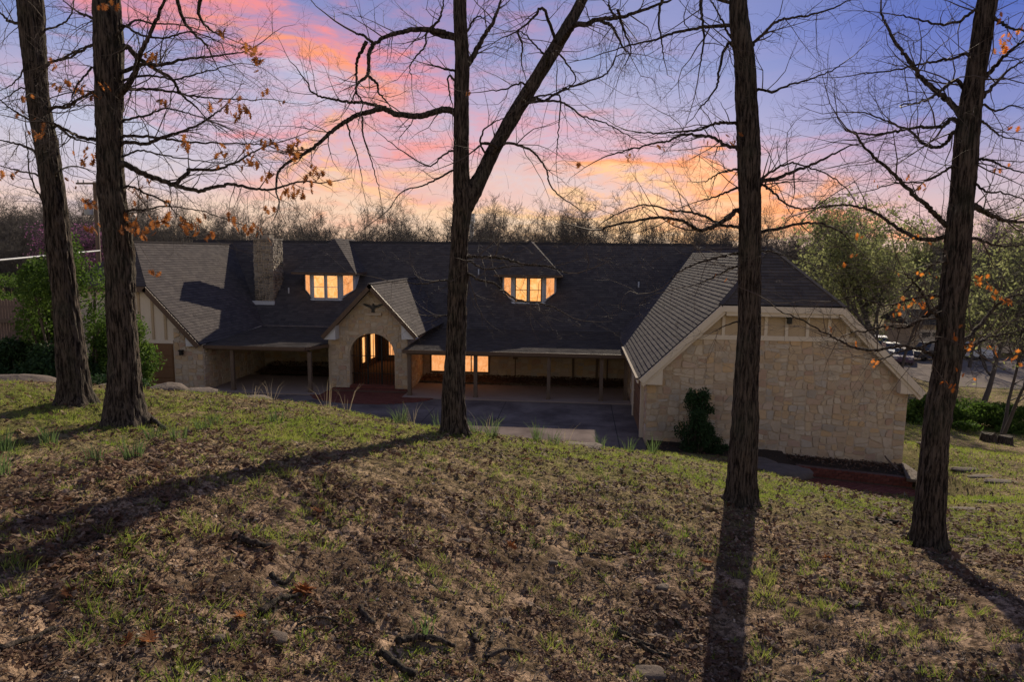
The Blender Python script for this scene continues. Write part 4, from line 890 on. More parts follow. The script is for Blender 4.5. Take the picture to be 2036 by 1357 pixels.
oak('forked oak in the middle of the slope, splitting into two trunks above the roof', 11.4,
    [(900, 870, 60), (900, 850, 50), (901, 785, 42), (905, 720, 38), (908, 654, 37), (911, 557, 37), (913, 480, 35), (917, 430, 38), (920, 395, 40), (917, 350, 33), (917, 295, 31), (918, 230, 30), (918, 184, 30), (919, 120, 29), (916, 60, 27), (914, 0, 27)],
    [[(922, 420, 30, 0), (938, 385, 36, .05), (956, 352, 29, .1), (983, 296, 27, .2), (1016, 237, 29, .3), (1053, 177, 27, .4), (1090, 118, 26, .5), (1128, 55, 25, .6), (1155, 5, 21, .7)]],
    [(13, [(905, 75), (885, 66), (868, 61), (840, 58), (812, 60), (785, 67), (765, 73), (745, 86), (738, 82), (722, 70), (707, 66)], -.5), (9, [(742, 86), (733, 110), (733, 135), (730, 150), (714, 163), (708, 180), (722, 205)], -.4), (6, [(730, 150), (750, 165), (752, 182), (765, 198), (780, 218)], -.2),
     (8, [(728, 82), (720, 100), (710, 120), (709, 145), (708, 175), (700, 200)], .3), (14, [(902, 222), (885, 218), (865, 222), (840, 230), (815, 230), (785, 226), (762, 216), (735, 222), (712, 228), (690, 240), (668, 255), (648, 272), (625, 292), (600, 308), (575, 322), (555, 340), (548, 362)], -.9),
     (8, [(785, 226), (765, 215), (742, 208), (715, 204), (690, 202), (665, 198), (640, 192), (618, 182), (612, 165), (600, 150)], .5), (13, [(937, 118), (950, 95), (963, 70), (980, 45), (990, 20), (997, -10)], .4), (12, [(1140, 52), (1165, 48), (1190, 38), (1225, 36), (1260, 25), (1300, 12), (1345, -5)], -.4),
     (7, [(1195, 42), (1215, 50), (1228, 72), (1240, 95), (1252, 108)], -.4), (6, [(1225, 36), (1212, 15), (1210, -5)], .3), (6, [(1064, 196), (1082, 200), (1100, 190), (1125, 176), (1160, 165), (1200, 150), (1218, 130), (1228, 110), (1250, 107)], .6), (5, [(1098, 200), (1130, 210), (1160, 232), (1200, 243), (1235, 262), (1275, 282)], .8),
     (6, [(1005, 285), (1035, 290), (1060, 302), (1085, 335), (1095, 370), (1120, 395), (1150, 415)], .6), (9, [(985, 290), (965, 285), (955, 288), (940, 302)], -.2), (5, [(956, 286), (960, 262), (980, 245), (1010, 230)], -.4), (6, [(1050, 180), (1035, 165), (1000, 178), (975, 180)], -.4),
     (7, [(930, 512), (960, 512), (1000, 514), (1040, 525), (1090, 530), (1130, 545)], -.7), (6, [(930, 545), (950, 556), (985, 565), (1020, 592), (1045, 600), (1085, 606), (1120, 622)], -.6), (5, [(895, 558), (870, 560), (840, 565), (800, 562)], -.6), (4, [(893, 628), (870, 630), (845, 628)], -.4), (5, [(930, 520), (965, 535), (1020, 530), (1080, 528)], .3),
     (6, [(902, 140), (885, 138), (870, 132), (852, 128)], -.3), (5, [(892, 150), (895, 190), (900, 210)], -.2), (7, [(855, 62), (872, 40), (880, 15), (882, -10)], -.3), (5, [(852, 62), (845, 90), (825, 115), (815, 135), (820, 160)], -.4), (5, [(930, 60), (945, 35), (960, 35), (985, 55)], .3),
     (5, [(1088, 120), (1070, 95), (1040, 65), (1025, 60)], -.3), (7, [(1081, 17), (1060, 35), (1030, 60), (1000, 75)], .3), (5, [(1028, 60), (1038, 90), (1036, 120), (1045, 155)], .2), (5, [(1100, 100), (1130, 130), (1145, 160), (1120, 175)], -.3), (4, [(1110, 190), (1112, 240), (1108, 290), (1105, 320)], -.3), (5, [(902, 300), (880, 310), (850, 330), (800, 300), (760, 270)], .5), (5, [(902, 340), (870, 355), (840, 370), (800, 380), (770, 420)], -.5), (4, [(720, 232), (722, 270), (735, 310), (750, 360), (755, 390)], .3), (4, [(690, 245), (700, 280), (715, 330), (722, 380)], .4)],
    [(1155, 322, 2, .9), (937, 180, 2, .7), (1248, 310, 1, .8), (555, 385, 3, 1)], 103)
oak('straight tall oak right of centre, its shadow falling towards the viewer', 9.6,
    [(1470, 1006, 70), (1472, 985, 62), (1477, 900, 55), (1481, 840, 52), (1484, 780, 50), (1488, 700, 48), (1490, 640, 47), (1491, 560, 46), (1491, 480, 46), (1491, 400, 45), (1489, 300, 45), (1485, 205, 45), (1481, 123, 43), (1472, 62, 43), (1468, 0, 37)], [],
    [(7, [(1466, 248), (1440, 243), (1415, 248), (1390, 258), (1350, 262), (1310, 265), (1270, 262)], -.5), (8, [(1466, 294), (1445, 290), (1420, 275), (1395, 270), (1360, 268), (1330, 280), (1290, 288), (1250, 298), (1200, 312)], .8),
     (10, [(1468, 418), (1450, 432), (1425, 448), (1395, 458), (1375, 450), (1350, 438), (1310, 432), (1270, 438), (1220, 448), (1195, 458)], -.8), (7, [(1468, 452), (1435, 448), (1405, 432), (1370, 422), (1330, 418), (1290, 408), (1250, 415), (1200, 440)], .8), (6, [(1468, 338), (1445, 340), (1425, 348), (1400, 362)], -.3), (6, [(1468, 375), (1440, 385), (1410, 395), (1380, 402)], .4),
     (7, [(1500, 85), (1520, 65), (1545, 42), (1580, 35), (1625, 25), (1670, 10), (1700, -8)], .6), (6, [(1508, 178), (1535, 182), (1570, 168), (1610, 158), (1650, 142), (1680, 125)], -.6), (9, [(1514, 362), (1545, 354), (1580, 340), (1620, 325), (1660, 305), (1690, 290)], .5), (6, [(1514, 368), (1535, 380), (1560, 405), (1590, 415), (1620, 412), (1645, 395)], -.6), (6, [(1514, 356), (1540, 338), (1570, 325), (1600, 330), (1650, 350), (1690, 380)], .7),
     (8, [(1514, 462), (1550, 455), (1590, 445), (1630, 445), (1670, 460), (1690, 480)], .9), (8, [(1452, 50), (1420, 52), (1385, 55), (1340, 65), (1300, 80), (1260, 88), (1225, 98)], .5), (7, [(1453, 85), (1440, 100), (1430, 140), (1425, 170), (1405, 200), (1388, 218)], -.5), (6, [(1450, 70), (1435, 40), (1420, 10), (1405, -10)], .4),
     (6, [(1470, 505), (1440, 510), (1400, 520), (1350, 540), (1330, 560)], -.5), (5, [(1470, 530), (1440, 540), (1400, 560), (1370, 570)], .3), (5, [(1468, 640), (1440, 650), (1420, 660)], .3), (5, [(1512, 500), (1550, 505), (1600, 520)], .4), (7, [(1400, -10), (1395, 30), (1400, 70), (1395, 110), (1390, 140)], -.4), (6, [(1320, -10), (1310, 30), (1315, 80), (1320, 120)], .5), (6, [(1230, 20), (1240, 60), (1255, 100), (1240, 130)], .3)],
    [(1458, 278, 4, .8), (1340, 432, 2, .8), (1318, 292, 1, .8), (1400, 275, 1, .8), (1246, 310, 1, .6), (1438, 555, 1, .8)], 104)
L5 = [(1713, 468, 3, 1), (1676, 526, 3, 1), (1700, 505, 1, .7), (1790, 612, 4, 1.0), (1785, 622, 3, .9), (1810, 600, 4, 1), (1838, 608, 4, 1), (1848, 585, 2, .8), (1785, 540, 2, .7), (1760, 648, 2, .7), (1740, 716, 4, 1), (1655, 652, 2, .8), (1705, 686, 2, .8),
      (1945, 556, 6, 1.1), (1955, 563, 4, 1), (1976, 566, 3, .9), (1988, 594, 4, 1), (2002, 598, 4, 1), (1932, 688, 5, 1), (1918, 690, 3, .9), (1965, 694, 3, .9), (1976, 687, 3, .9), (2020, 704, 4, 1.0), (1893, 655, 3, 1), (1880, 762, 4, 1), (1872, 766, 3, .9), (1745, 362, 2, .8), (1828, 372, 4, .9), (1808, 348, 1, .8), (1990, 328, 3, .9), (2002, 72, 5, 1.1), (2022, 66, 4, 1), (1996, 96, 6, 1.1), (2008, 258, 1, .9), (1998, 40, 3, 1), (1820, 470, 2, .8), (1860, 540, 2, .7), (1935, 750, 2, .8), (1912, 738, 1, .8), (1860, 480, 1, .7), (1819, 545, 1, .9)]
oak('rightmost oak, leaning to the right with orange leaves and a long shadow', 9.0,
    [(1842, 1095, 80), (1845, 1060, 70), (1849, 1010, 65), (1858, 900, 56), (1868, 820, 58), (1878, 760, 57), (1886, 695, 57), (1893, 620, 57), (1901, 547, 58), (1907, 450, 54), (1914, 370, 51), (1921, 287, 53), (1930, 215, 51), (1942, 140, 45), (1954, 70, 44), (1964, 0, 44)], [],
    [(12, [(1906, 222), (1885, 200), (1862, 182), (1835, 158), (1815, 130), (1795, 105), (1775, 75), (1760, 45), (1750, 20)], .6), (8, [(1897, 236), (1875, 250), (1850, 254), (1815, 254), (1780, 262), (1740, 268), (1695, 262), (1680, 258)], -.5), (8, [(1896, 262), (1880, 285), (1860, 293), (1835, 285), (1812, 262), (1785, 250), (1750, 235), (1715, 222)], .6),
     (11, [(1884, 452), (1862, 430), (1838, 405), (1810, 380), (1780, 350), (1745, 318), (1720, 295), (1702, 268)], -.9), (10, [(1882, 472), (1850, 478), (1815, 470), (1780, 450), (1745, 425), (1710, 412), (1670, 408), (1630, 412)], .7), (7, [(1925, 108), (1895, 116), (1860, 122), (1820, 130), (1770, 140), (1720, 145)], .4), (7, [(1940, 20), (1910, 40), (1870, 48), (1830, 40), (1790, 30)], -.5),
     (15, [(1934, 412), (1952, 418), (1975, 430), (2005, 440), (2050, 442)], .5), (9, [(1958, 188), (1980, 165), (2005, 140), (2040, 118)], .6), (10, [(1962, 150), (1985, 125), (2010, 100), (2040, 78)], -.5), (8, [(1934, 475), (1960, 482), (1995, 490), (2045, 486)], .8), (7, [(1944, 318), (1965, 318), (1990, 328), (2040, 345)], -.4),
     (10, [(1912, 684), (1935, 662), (1955, 640), (1972, 618), (1990, 600), (2015, 588), (2045, 585)], .5), (9, [(1916, 702), (1938, 685), (1965, 672), (1995, 665), (2040, 656)], .8), (8, [(1868, 632), (1848, 615), (1838, 590), (1820, 565), (1800, 545)], -.4), (9, [(1868, 610), (1845, 625), (1820, 642), (1795, 652), (1760, 650), (1720, 658), (1690, 662)], .6),
     (7, [(1872, 590), (1840, 590), (1800, 598), (1760, 608), (1700, 590), (1650, 600)], .9), (7, [(1850, 705), (1815, 692), (1780, 690), (1740, 698), (1700, 692), (1670, 678), (1640, 662), (1590, 635), (1545, 618)], -.9), (6, [(1866, 680), (1830, 690), (1790, 700), (1760, 712), (1740, 718)], -.6), (6, [(1880, 520), (1850, 530), (1820, 560), (1790, 590)], .4), (6, [(1940, 240), (1965, 250), (1990, 270), (2036, 280)], .4),
     (9, [(1958, 30), (1985, 40), (2005, 55), (2036, 60)], -.4), (8, [(1900, 160), (1870, 180), (1840, 200), (1790, 210)], -.7), (6, [(1900, 330), (1870, 345), (1840, 360), (1780, 365), (1730, 380)], .5), (6, [(1930, 360), (1960, 380), (2000, 385), (2040, 400)], -.5), (6, [(1945, 205), (1980, 220), (2010, 210), (2040, 215)], .3)],
    [(a, b, max(1, c-1), d*.72) for a, b, c, d in L5], 105, leafkind=1)

# ------------------------------------------------------------------ woods beyond the house
def bare_proto(seed, h, spread, depth=4, trunk_r=.16, leafy=None, nl=0, lsize=.12, label='', cat='tree', name='bare_tree', group=None, multi=1, kids=(4, 7)):
    r = random.Random(seed); root = empty(name, (0, 0, 0), label=label, cat=cat, group=group); S = []; ends = []; T = []
    for k in range(multi):
        x = y = 0.; d = Vector((r.gauss(0, .12)*(2 if multi > 1 else 1), r.gauss(0, .12), 1)).normalized(); p = Vector((0, 0, -.6)); rr = trunk_r*(1 if multi == 1 else .7); pts = [tuple(p)]; rad = [rr*1.25]
        n = 9
        for i in range(n):
            d = (d+Vector((r.gauss(0, .08), r.gauss(0, .08), .06))).normalized(); p = p+d*h*.72/n; rr *= .87; pts.append(tuple(p)); rad.append(rr)
            if i >= 2:
                for q in range(r.randint(1, 3)):
                    a = Vector(rnorm(r)); a.z = abs(a.z)*.5+.25; a.normalize(); v = (d*.45+a).normalized(); t = i/n
                    grow(S, tuple(p), tuple(v), spread*r.uniform(.6, 1.05)*(1.15-.5*t), rr*.55, depth-1, r, .11, .045, ends, kids)
        grow(S, tuple(p), tuple(d), h*.3, rr, depth-1, r, .1, .05, ends, kids)
        T.append(tube(pts, rad, 9))
    link('trunk', np_mesh('trunk', *join_np(T), M_fartrunk, True), root)
    S = np.array(S); S[:, 6:] = np.maximum(S[:, 6:], .0105)
    big = S[:, 6] > .03; parts = []
    V1, F1 = segs_np(S, 3); link('crown', np_mesh('crown', V1, F1, M_fartwig, True), root)
    if leafy:
        E = np.array(ends); E = E[nrg.integers(0, len(E), nl)]+nrg.normal(0, .22, (nl, 3)); foliage(root, E, lsize, leafy, 'foliage')
    print(name, seed, len(S)); return root
def foliage(root, E, lsize, m_, name='foliage', up=0., stretch=1.6):
    nl = len(E); a = nrg.normal(size=(nl, 3)); a /= np.linalg.norm(a, axis=1)[:, None]; b = np.cross(a, nrg.normal(size=(nl, 3))); b /= np.linalg.norm(b, axis=1)[:, None]
    s = (lsize*nrg.uniform(.6, 1.3, nl))[:, None]; V = np.stack([E-a*s*stretch/2, E+b*s*.4, E+a*s*stretch/2, E-b*s*.4], 1).reshape(-1, 3); i = np.arange(nl)[:, None]*4
    return setk(link(name, np_mesh(name, V, i+np.arange(4)[None], m_), root), kind=None)
def copy_thing(root, loc, rz, s, label=None, group=None, cat=None):
    o = root.copy(); col.objects.link(o); o.location = loc; o.rotation_euler = (0, 0, rz); o.scale = (s, s, s)
    if label: o['label'] = label
    if group: o['group'] = group
    for c in list(root.children):
        d = c.copy(); col.objects.link(d); d.parent = o
    return o
protos = [bare_proto(200+i, [13, 14.5, 12, 15, 13.5][i], [4.2, 4.8, 4.4, 4.0, 5][i], 4, .17, label='bare leafless tree in the woods behind the long roof', group='bare trees in the woods') for i in range(5)]
r = random.Random(77); used = [False]*5; placed = []
def visible_x(x, y): return abs(math.atan2(x, y)+_yaw) < .78
spots = []
for y0, y1, n in ((60, 72, 46), (72, 92, 66), (92, 125, 62), (125, 170, 40)):
    k = 0
    while k < n:
        y = r.uniform(y0, y1); t = r.uniform(-.79, .62); x = y*math.tan(t)
        if 24 < x < 62 and 46 < y < 92: 
            if r.random() < .85: n -= 1; continue
        if x > .55*y and y > 120: pass
        if any((x-a)**2+(y-b)**2 < 9 for a, b in spots): continue
        spots.append((x, y)); k += 1
for i in range(46):   # wooded rise far left, behind the fence
    spots.append((r.uniform(-75, -36)-i*.3, r.uniform(50, 110)))
for x, y in spots:
    i = r.randrange(5); z = gz(x, y); s = r.uniform(.92, 1.22)
    if y < 125:
        w_ = np.array([x, y, 0.])@fw; px_ = CX+F_*(np.array([x, y, 0.])@RR)/w_; s = (H+(498-r.uniform(408, 440)+(8 if px_ < 350 else 0))/F_*y*1.02-z)/([13, 14.5, 12, 15, 13.5][i]*1.02); s = min(max(s, .6), 1.5)
    if not used[i]: used[i] = True; o = protos[i]; o.location = (x, y, z); o.scale = (s,)*3; o.rotation_euler = (0, 0, r.uniform(0, 6.3))
    else: o = copy_thing(protos[i], (x, y, z), r.uniform(0, 6.3), s)
    if x < -.56*y and y < 95: o['label'] = 'bare grey tree on the wooded rise behind the wooden fence'; o['group'] = 'bare trees on the left rise'
    elif x > 14: o['label'] = 'bare dark tree in the woods beyond the right end of the roof'; o['group'] = 'bare trees on the right'
# distant wooded mass: thin haze of stems on the hills, one object
S = []
rr = random.Random(5)
for i in range(5200):
    t = rr.uniform(-.85, .72); d = rr.uniform(170, 420)**1; x, y = d*math.tan(t), d; z = gz(x, y); h = rr.uniform(9, 15)
    p = (x, y, z); S.append((*p, x+rr.gauss(0, .4), y, z+h*.7, .16, .06))
    for k in range(7):
        a = z+h*rr.uniform(.35, .7); S.append((x, y, a, x+rr.gauss(0, 2.2), y+rr.gauss(0, 1), a+rr.uniform(1.5, 5), .06, .03))
V, Fa = segs_np(S, 3); setk(link('distant_woods', np_mesh('distant_woods', V, Fa, M_fartwig, True)), kind='stuff', label='distant bare woods on the horizon', cat='woods')

# fresh green trees on the right
def place(o, px, py, Y, s=1., rz=0): p = W(px, py, Y); o.location = (p[0], p[1], gz(p[0], p[1])-.1); o.scale = (s,)*3; o.rotation_euler = (0, 0, rz)
o = bare_proto(301, 13.5, 7.2, 4, .42, M_spring, 10000, .17, 'large spreading tree with fresh pale green leaves beside the parked cars', name='green_tree', kids=(4, 7)); place(o, 1775, 720, 52)
o = bare_proto(302, 12.5, 5.5, 4, .20, M_spring, 6500, .17, 'pale green tree standing over the woods edge right of the gable roof', name='green_tree'); place(o, 1690, 600, 72, 1.05)
o = bare_proto(303, 12, 4.6, 4, .22, M_spring, 5500, .14, 'slender dark-trunked tree with thin new leaves behind the rightmost oak', name='green_tree'); place(o, 1950, 805, 48, 1)
o = bare_proto(304, 11, 4.2, 4, .17, M_spring, 2500, .13, 'forked thin tree with a low side limb at the right edge above the stumps', name='green_tree', multi=2); place(o, 1985, 870, 37, 1)
o = bare_proto(305, 12, 5, 4, .22, M_spring, 9000, .16, 'pale green tree at the right edge behind the neighbouring garage', name='green_tree'); place(o, 2040, 640, 80, 1.2)
o = bare_proto(306, 12, 5, 4, .22, M_spring, 9000, .16, 'pale green tree filling the gap above the driveway', name='green_tree'); place(o, 1860, 600, 92, 1.15)
# redbud
o = bare_proto(310, 6.2, 2.8, 4, .12, M_redbud, 5500, .11, 'redbud tree in purple blossom between the two left oaks', name='redbud_tree', multi=2); q = W(180, 520, 52); o.location = (q[0]-.3, 52, 3.0)

def shrub(label, loc, size, n, m_, ls, seed, name='shrub', lumps=14, stems=12, cat='shrub', group=None):
    """leafy shrub: leaves spread through uneven clumps on woody stems"""
    r = random.Random(seed); root = empty(name, loc, label=label, cat=cat, group=group); sx_, sy_, sz_ = size; c = []
    for i in range(lumps):
        t = r.random(); a = r.uniform(0, 6.28); q = math.sqrt(r.random()); z = sz_*(.12+.80*t); wdt = math.sqrt(max(.06, 1-(t*1.02-.25)**2*1.25))
        c.append((math.cos(a)*q*sx_*wdt, math.sin(a)*q*sy_*wdt, z, r.uniform(.5, 1)))
    S = []
    for (x, y, z, w_) in c: 
        p0 = np.array([r.gauss(0, .15)*sx_*.4, r.gauss(0, .1)*sy_*.4, -.2]); p2 = np.array([x, y, z]); pm = (p0+p2)/2+np.array([x*.1, y*.1, -.1*z]); Q = smooth_path([p0, pm, p2], 5)
        for a, b in zip(Q[:-1], Q[1:]): S.append((*(a+np.array(loc)), *(b+np.array(loc)), .03*sz_/4, .02*sz_/4))
    V, Fa = segs_np(S, 5); link('stem', np_mesh('stem', V, Fa, M_twig, True), root)
    C_ = np.array(c); k = nrg.integers(0, len(C_), n); rad = C_[k, 3][:, None]*np.array([sx_, sy_, sz_*.36])[None]*.42
    d = nrg.normal(size=(n, 3)); d /= np.linalg.norm(d, axis=1)[:, None]; d *= nrg.uniform(.35, 1.12, n)[:, None]**.7; E = C_[k, :3]+d*rad+nrg.normal(0, .05, (n, 3)); E = E[E[:, 2] > -.1]+np.array(loc)
    foliage(root, E, ls, m_); return root
def at(px, py, Y): p = W(px, py, Y); return (p[0], p[1], gz(p[0], p[1]))
p = at(150, 760, 21.5); shrub('tall bushy green shrub with bright leaves between the two left oaks', (p[0]+.0, 21.5, p[2]-.1), (1.75, 1.3, 6.6), 30000, M_shrub, .075, 1, lumps=38)
p = at(240, 760, 22); shrub('round glossy green shrub in front of the garage door', (p[0], 22, p[2]-.1), (1.15, 1.1, 4.0), 15000, M_shrub, .07, 2, lumps=24)
p = at(60, 760, 20.5); shrub('low dark green shrub mass in front of the wooden fence', (p[0], 20.5, p[2]-.2), (1.9, 1.2, 3.0), 20000, M_dark_shrub, .08, 3, lumps=26)
p = at(-40, 760, 20.5); shrub('dark green shrub at the left edge below the fence', (p[0]-.5, 20.8, p[2]-.2), (1.8, 1.2, 2.4), 12000, M_dark_shrub, .08, 33, lumps=20)
p = at(190, 760, 20); shrub('dark green undergrowth between the bases of the two left oaks', (p[0], 20.4, p[2]-.2), (1.9, 1.0, 2.2), 14000, M_dark_shrub, .08, 34, lumps=22)
p = at(40, 580, 42); shrub('light green bush growing over the top of the wooden fence', (p[0], 38, 2.6), (4.5, 1.2, 3.0), 9000, M_shrub, .10, 4, lumps=30)
p = at(1385, 900, 24.3); shrub('narrow dark evergreen shrub against the stone gable wall', (p[0]-.05, 24.5, -.1), (.62, .45, 2.35), 12000, M_dark_shrub, .055, 5, 'evergreen_shrub', lumps=46)
p = at(1425, 905, 24.3); shrub('small dark evergreen shrub right beside the taller one at the gable wall', (5.0, 24.6, -.15), (.42, .3, .75), 3000, M_dark_shrub, .05, 6, 'evergreen_shrub', lumps=10)
for i, (px, py, Y, sx_, sz_, lb) in enumerate([(1835, 835, 38, 2.3, 2.2, 'green thicket just right of the gable roof corner'), (1900, 835, 40, 3.0, 2.0, 'green thicket behind the rightmost oak trunk'), (1975, 845, 41, 3.0, 1.8, 'green thicket behind the two tree stumps'), (2045, 850, 40, 3.0, 2.1, 'green thicket at the right edge of the lawn')]):
    p = at(px, py, Y); shrub(lb, (p[0], p[1], p[2]-.2), (sx_, 1.4, sz_*.8), 6500, M_shrub, .11, 60+i, 'thicket', lumps=22, cat='bush')
# stumps
for px, py, w_, lb in ((1965, 880, .32, 'left one of two dark tree stumps on the shaded lawn'), (1997, 884, .30, 'right one of two dark tree stumps on the shaded lawn')):
    p = at(px, py, 34.5); m = MB(); n = 14; r_ = random.Random(px)
    lo = [(p[0]+math.cos(a*6.283/n)*w_*1.25*(1+.12*r_.gauss(0, 1)), p[1]+math.sin(a*6.283/n)*w_*1.2, p[2]-.1) for a in range(n)]; hi = [(p[0]+math.cos(a*6.283/n)*w_*(1+.06*r_.gauss(0, 1)), p[1]+math.sin(a*6.283/n)*w_, p[2]+.42+.05*r_.gauss(0, 1)) for a in range(n)]
    m.add(lo+hi, [tuple(range(n, 2*n))]+[(i, (i+1) % n, (i+1) % n+n, i+n) for i in range(n)]); setk(m.build('tree_stump', M_bark), lb, 'tree stump')

# ------------------------------------------------------------------ left fence, pole, wires
fe = empty('wooden_fence', (-27, 30, 2.3), label='weathered brown vertical board fence at the left edge', cat='fence'); r = random.Random(2)
fa = MB(); 
for i in range(62):
    x = -33+i*.145; y = 30+(x+27)*.03; zt = 4.62+.03*r.gauss(0, 1); m = MB(); zb = 2.1
    m.prism([(x, y, zb), (x+.135, y, zb), (x+.135, y, zt-.05), (x+.10, y, zt), (x+.03, y, zt), (x, y, zt-.05)], (0, .022, 0)); m.build('fence_board', M_fence, fe)
m = MB(); m.beam((-33.2, 29.3, 3.42), (-25.4, 29.9, 3.75), (0, 0, 1), .09, .17); m.build('rail', M_greywood, fe)
m = MB(); m.beam((-33.2, 29.98, 4.3), (-24.2, 30.05, 4.3), (0, 0, 1), .05, .09); m.build('rail', M_fence, fe)
pb = W(197, 560, 45); pt_ = W(188, 362, 45)
pole = empty('utility_pole', (pb[0], 45, gz(pb[0], 45)), label='wooden utility pole with crossarm and grey transformer between the left oaks', cat='utility pole')
V, Fa = tube([(pb[0], 45, 1.0), ((pb[0]+pt_[0])/2, 45, (1+pt_[2])/2), pt_], [.17, .15, .12], 12); link('pole', np_mesh('pole', V, Fa, M_greywood, True), pole)
m = MB(); m.beam((pt_[0]-1.25, 44.85, pt_[2]-.05), (pt_[0]+.35, 44.85, pt_[2]-.05), (0, 0, 1), .1, .12); m.build('crossarm', M_greywood, pole)
V, Fa = tube([(pt_[0]-.42, 44.8, 9.35), (pt_[0]-.42, 44.8, 9.45), (pt_[0]-.42, 44.8, 10.35), (pt_[0]-.42, 44.8, 10.4)], [.26, .28, .28, .12], 16); link('transformer', np_mesh('transformer', V, Fa, M_metal, True), pole)
for dx in (-1.1, -.7, .25): V, Fa = tube([(pt_[0]+dx, 44.85, pt_[2]-.05), (pt_[0]+dx, 44.85, pt_[2]+.13)], [.05, .04], 8); link('insulator', np_mesh('insulator', V, Fa, M_metal, True), pole)
a, b = np.array(W(-60, 523, 30)), np.array((pb[0]+.2, 45., 6.9)); Q = [a*(1-t)+b*t-np.array([0, 0, .6*math.sin(math.pi*t)*0]) for t in np.linspace(0, 1, 12)]
V, Fa = tube(Q, [.055]*12, 6); setk(link('overhead_cable', np_mesh('overhead_cable', V, Fa, M_metal, True)), 'pale thick overhead cable running behind the leftmost oak', 'cable')
for k, (x1, z1) in enumerate(((-95, 14), (20, 9.5))):
    a = np.array([pt_[0]-1.1+k, 44.85, pt_[2]+.1]); b = np.array([x1, 60., z1]); Q = [a*(1-t)+b*t-np.array([0, 0, 1.2*math.sin(math.pi*t)]) for t in np.linspace(0, 1, 20)]
# low cable crossing above the neighbour's drive
a, b = np.array(W(1800, 640, 60)), np.array(W(2100, 637, 60)); V, Fa = tube([a*(1-t)+b*t for t in np.linspace(0, 1, 8)], [.02]*8, 5); setk(link('overhead_cable', np_mesh('overhead_cable', V, Fa, M_black, True)), 'thin dark cable crossing in front of the neighbouring garage at the right', 'cable')
# far tower
q = W(938, 425, 600); m = MB(); m.box((q[0]-1.6, 598, 5), (q[0]+1.6, 602, 33)); tw = m.build('far_tower', M_bluewhite); m = MB(); m.box((q[0]-2.6, 597.5, 33), (q[0]+2.6, 602.5, q[2])); m.build('tower_top', M_bluewhite, tw)
setk(tw, 'faint pale tower on the horizon beside the forked oak', 'tower')

# ------------------------------------------------------------------ neighbour's drive, garage and cars
def drape(name, pts_l, pts_r, m_, n=40, k=8, dz=.03):
    A_, B_ = smooth_path([(*p, 0) for p in pts_l], n)[:, :2], smooth_path([(*p, 0) for p in pts_r], n)[:, :2]; L = min(len(A_), len(B_)); V = []
    for j in range(k+1): t = j/k; V.append(A_[:L]*(1-t)+B_[:L]*t)
    V = np.stack(V, 1).reshape(-1, 2); Z_ = gh(V[:, 0], V[:, 1])+dz; ii = np.arange(L*(k+1)).reshape(L, k+1)
    return setk(link(name, np_mesh(name, np.column_stack([V, Z_]), np.stack([ii[:-1, :-1], ii[1:, :-1], ii[1:, 1:], ii[:-1, 1:]], -1).reshape(-1, 4), m_, True)), kind='structure')
def gpx(px, py):
    d = fw+RR*(px-CX)/F_-UU*(py-CY)/F_
    for t in np.arange(5, 200, .25):
        q = d*t
        if q[2]+H < gz(q[0], q[1]): return float(q[0]), float(q[1])
    return float(q[0]), float(q[1])
drape('driveway', [gpx(1790, 742), gpx(1860, 765), gpx(1950, 772), gpx(2120, 780)], [gpx(1740, 706), gpx(1800, 708), gpx(1900, 712), gpx(2120, 716)], M_road)
nb = empty('neighbour_garage', (*gpx(1860, 700), -3.6), label='low beige neighbouring garage with a row of small dark door windows', cat='garage')
g0 = gpx(1815, 700); bx0, by0 = g0[0], g0[1]+1; bz0 = gz(bx0, by0)
m = MB(); m.box((bx0, by0, bz0-.5), (bx0+34, by0+7, bz0+3.1)); m.build('wall', M_board, nb)
m = MB(); m.prism([(bx0-.5, by0-.6, bz0+3.1), (bx0-.5, by0+7.6, bz0+3.1), (bx0-.5, by0+3.5, bz0+4.6)], (35, 0, 0)); m.build('roof', M_deck, nb)
for k in range(3):
    x = bx0+1.0+k*6.2; m = MB(); m.box((x, by0-.06, bz0-.3), (x+4.9, by0, bz0+2.5)); dr = m.build('garage_door', M_white, nb)
    for j in range(4): m = MB(); m.box((x+.3+j*1.15, by0-.09, bz0+1.7), (x+1.2+j*1.15, by0-.065, bz0+2.2)); m.build('door_window', M_glass, dr)
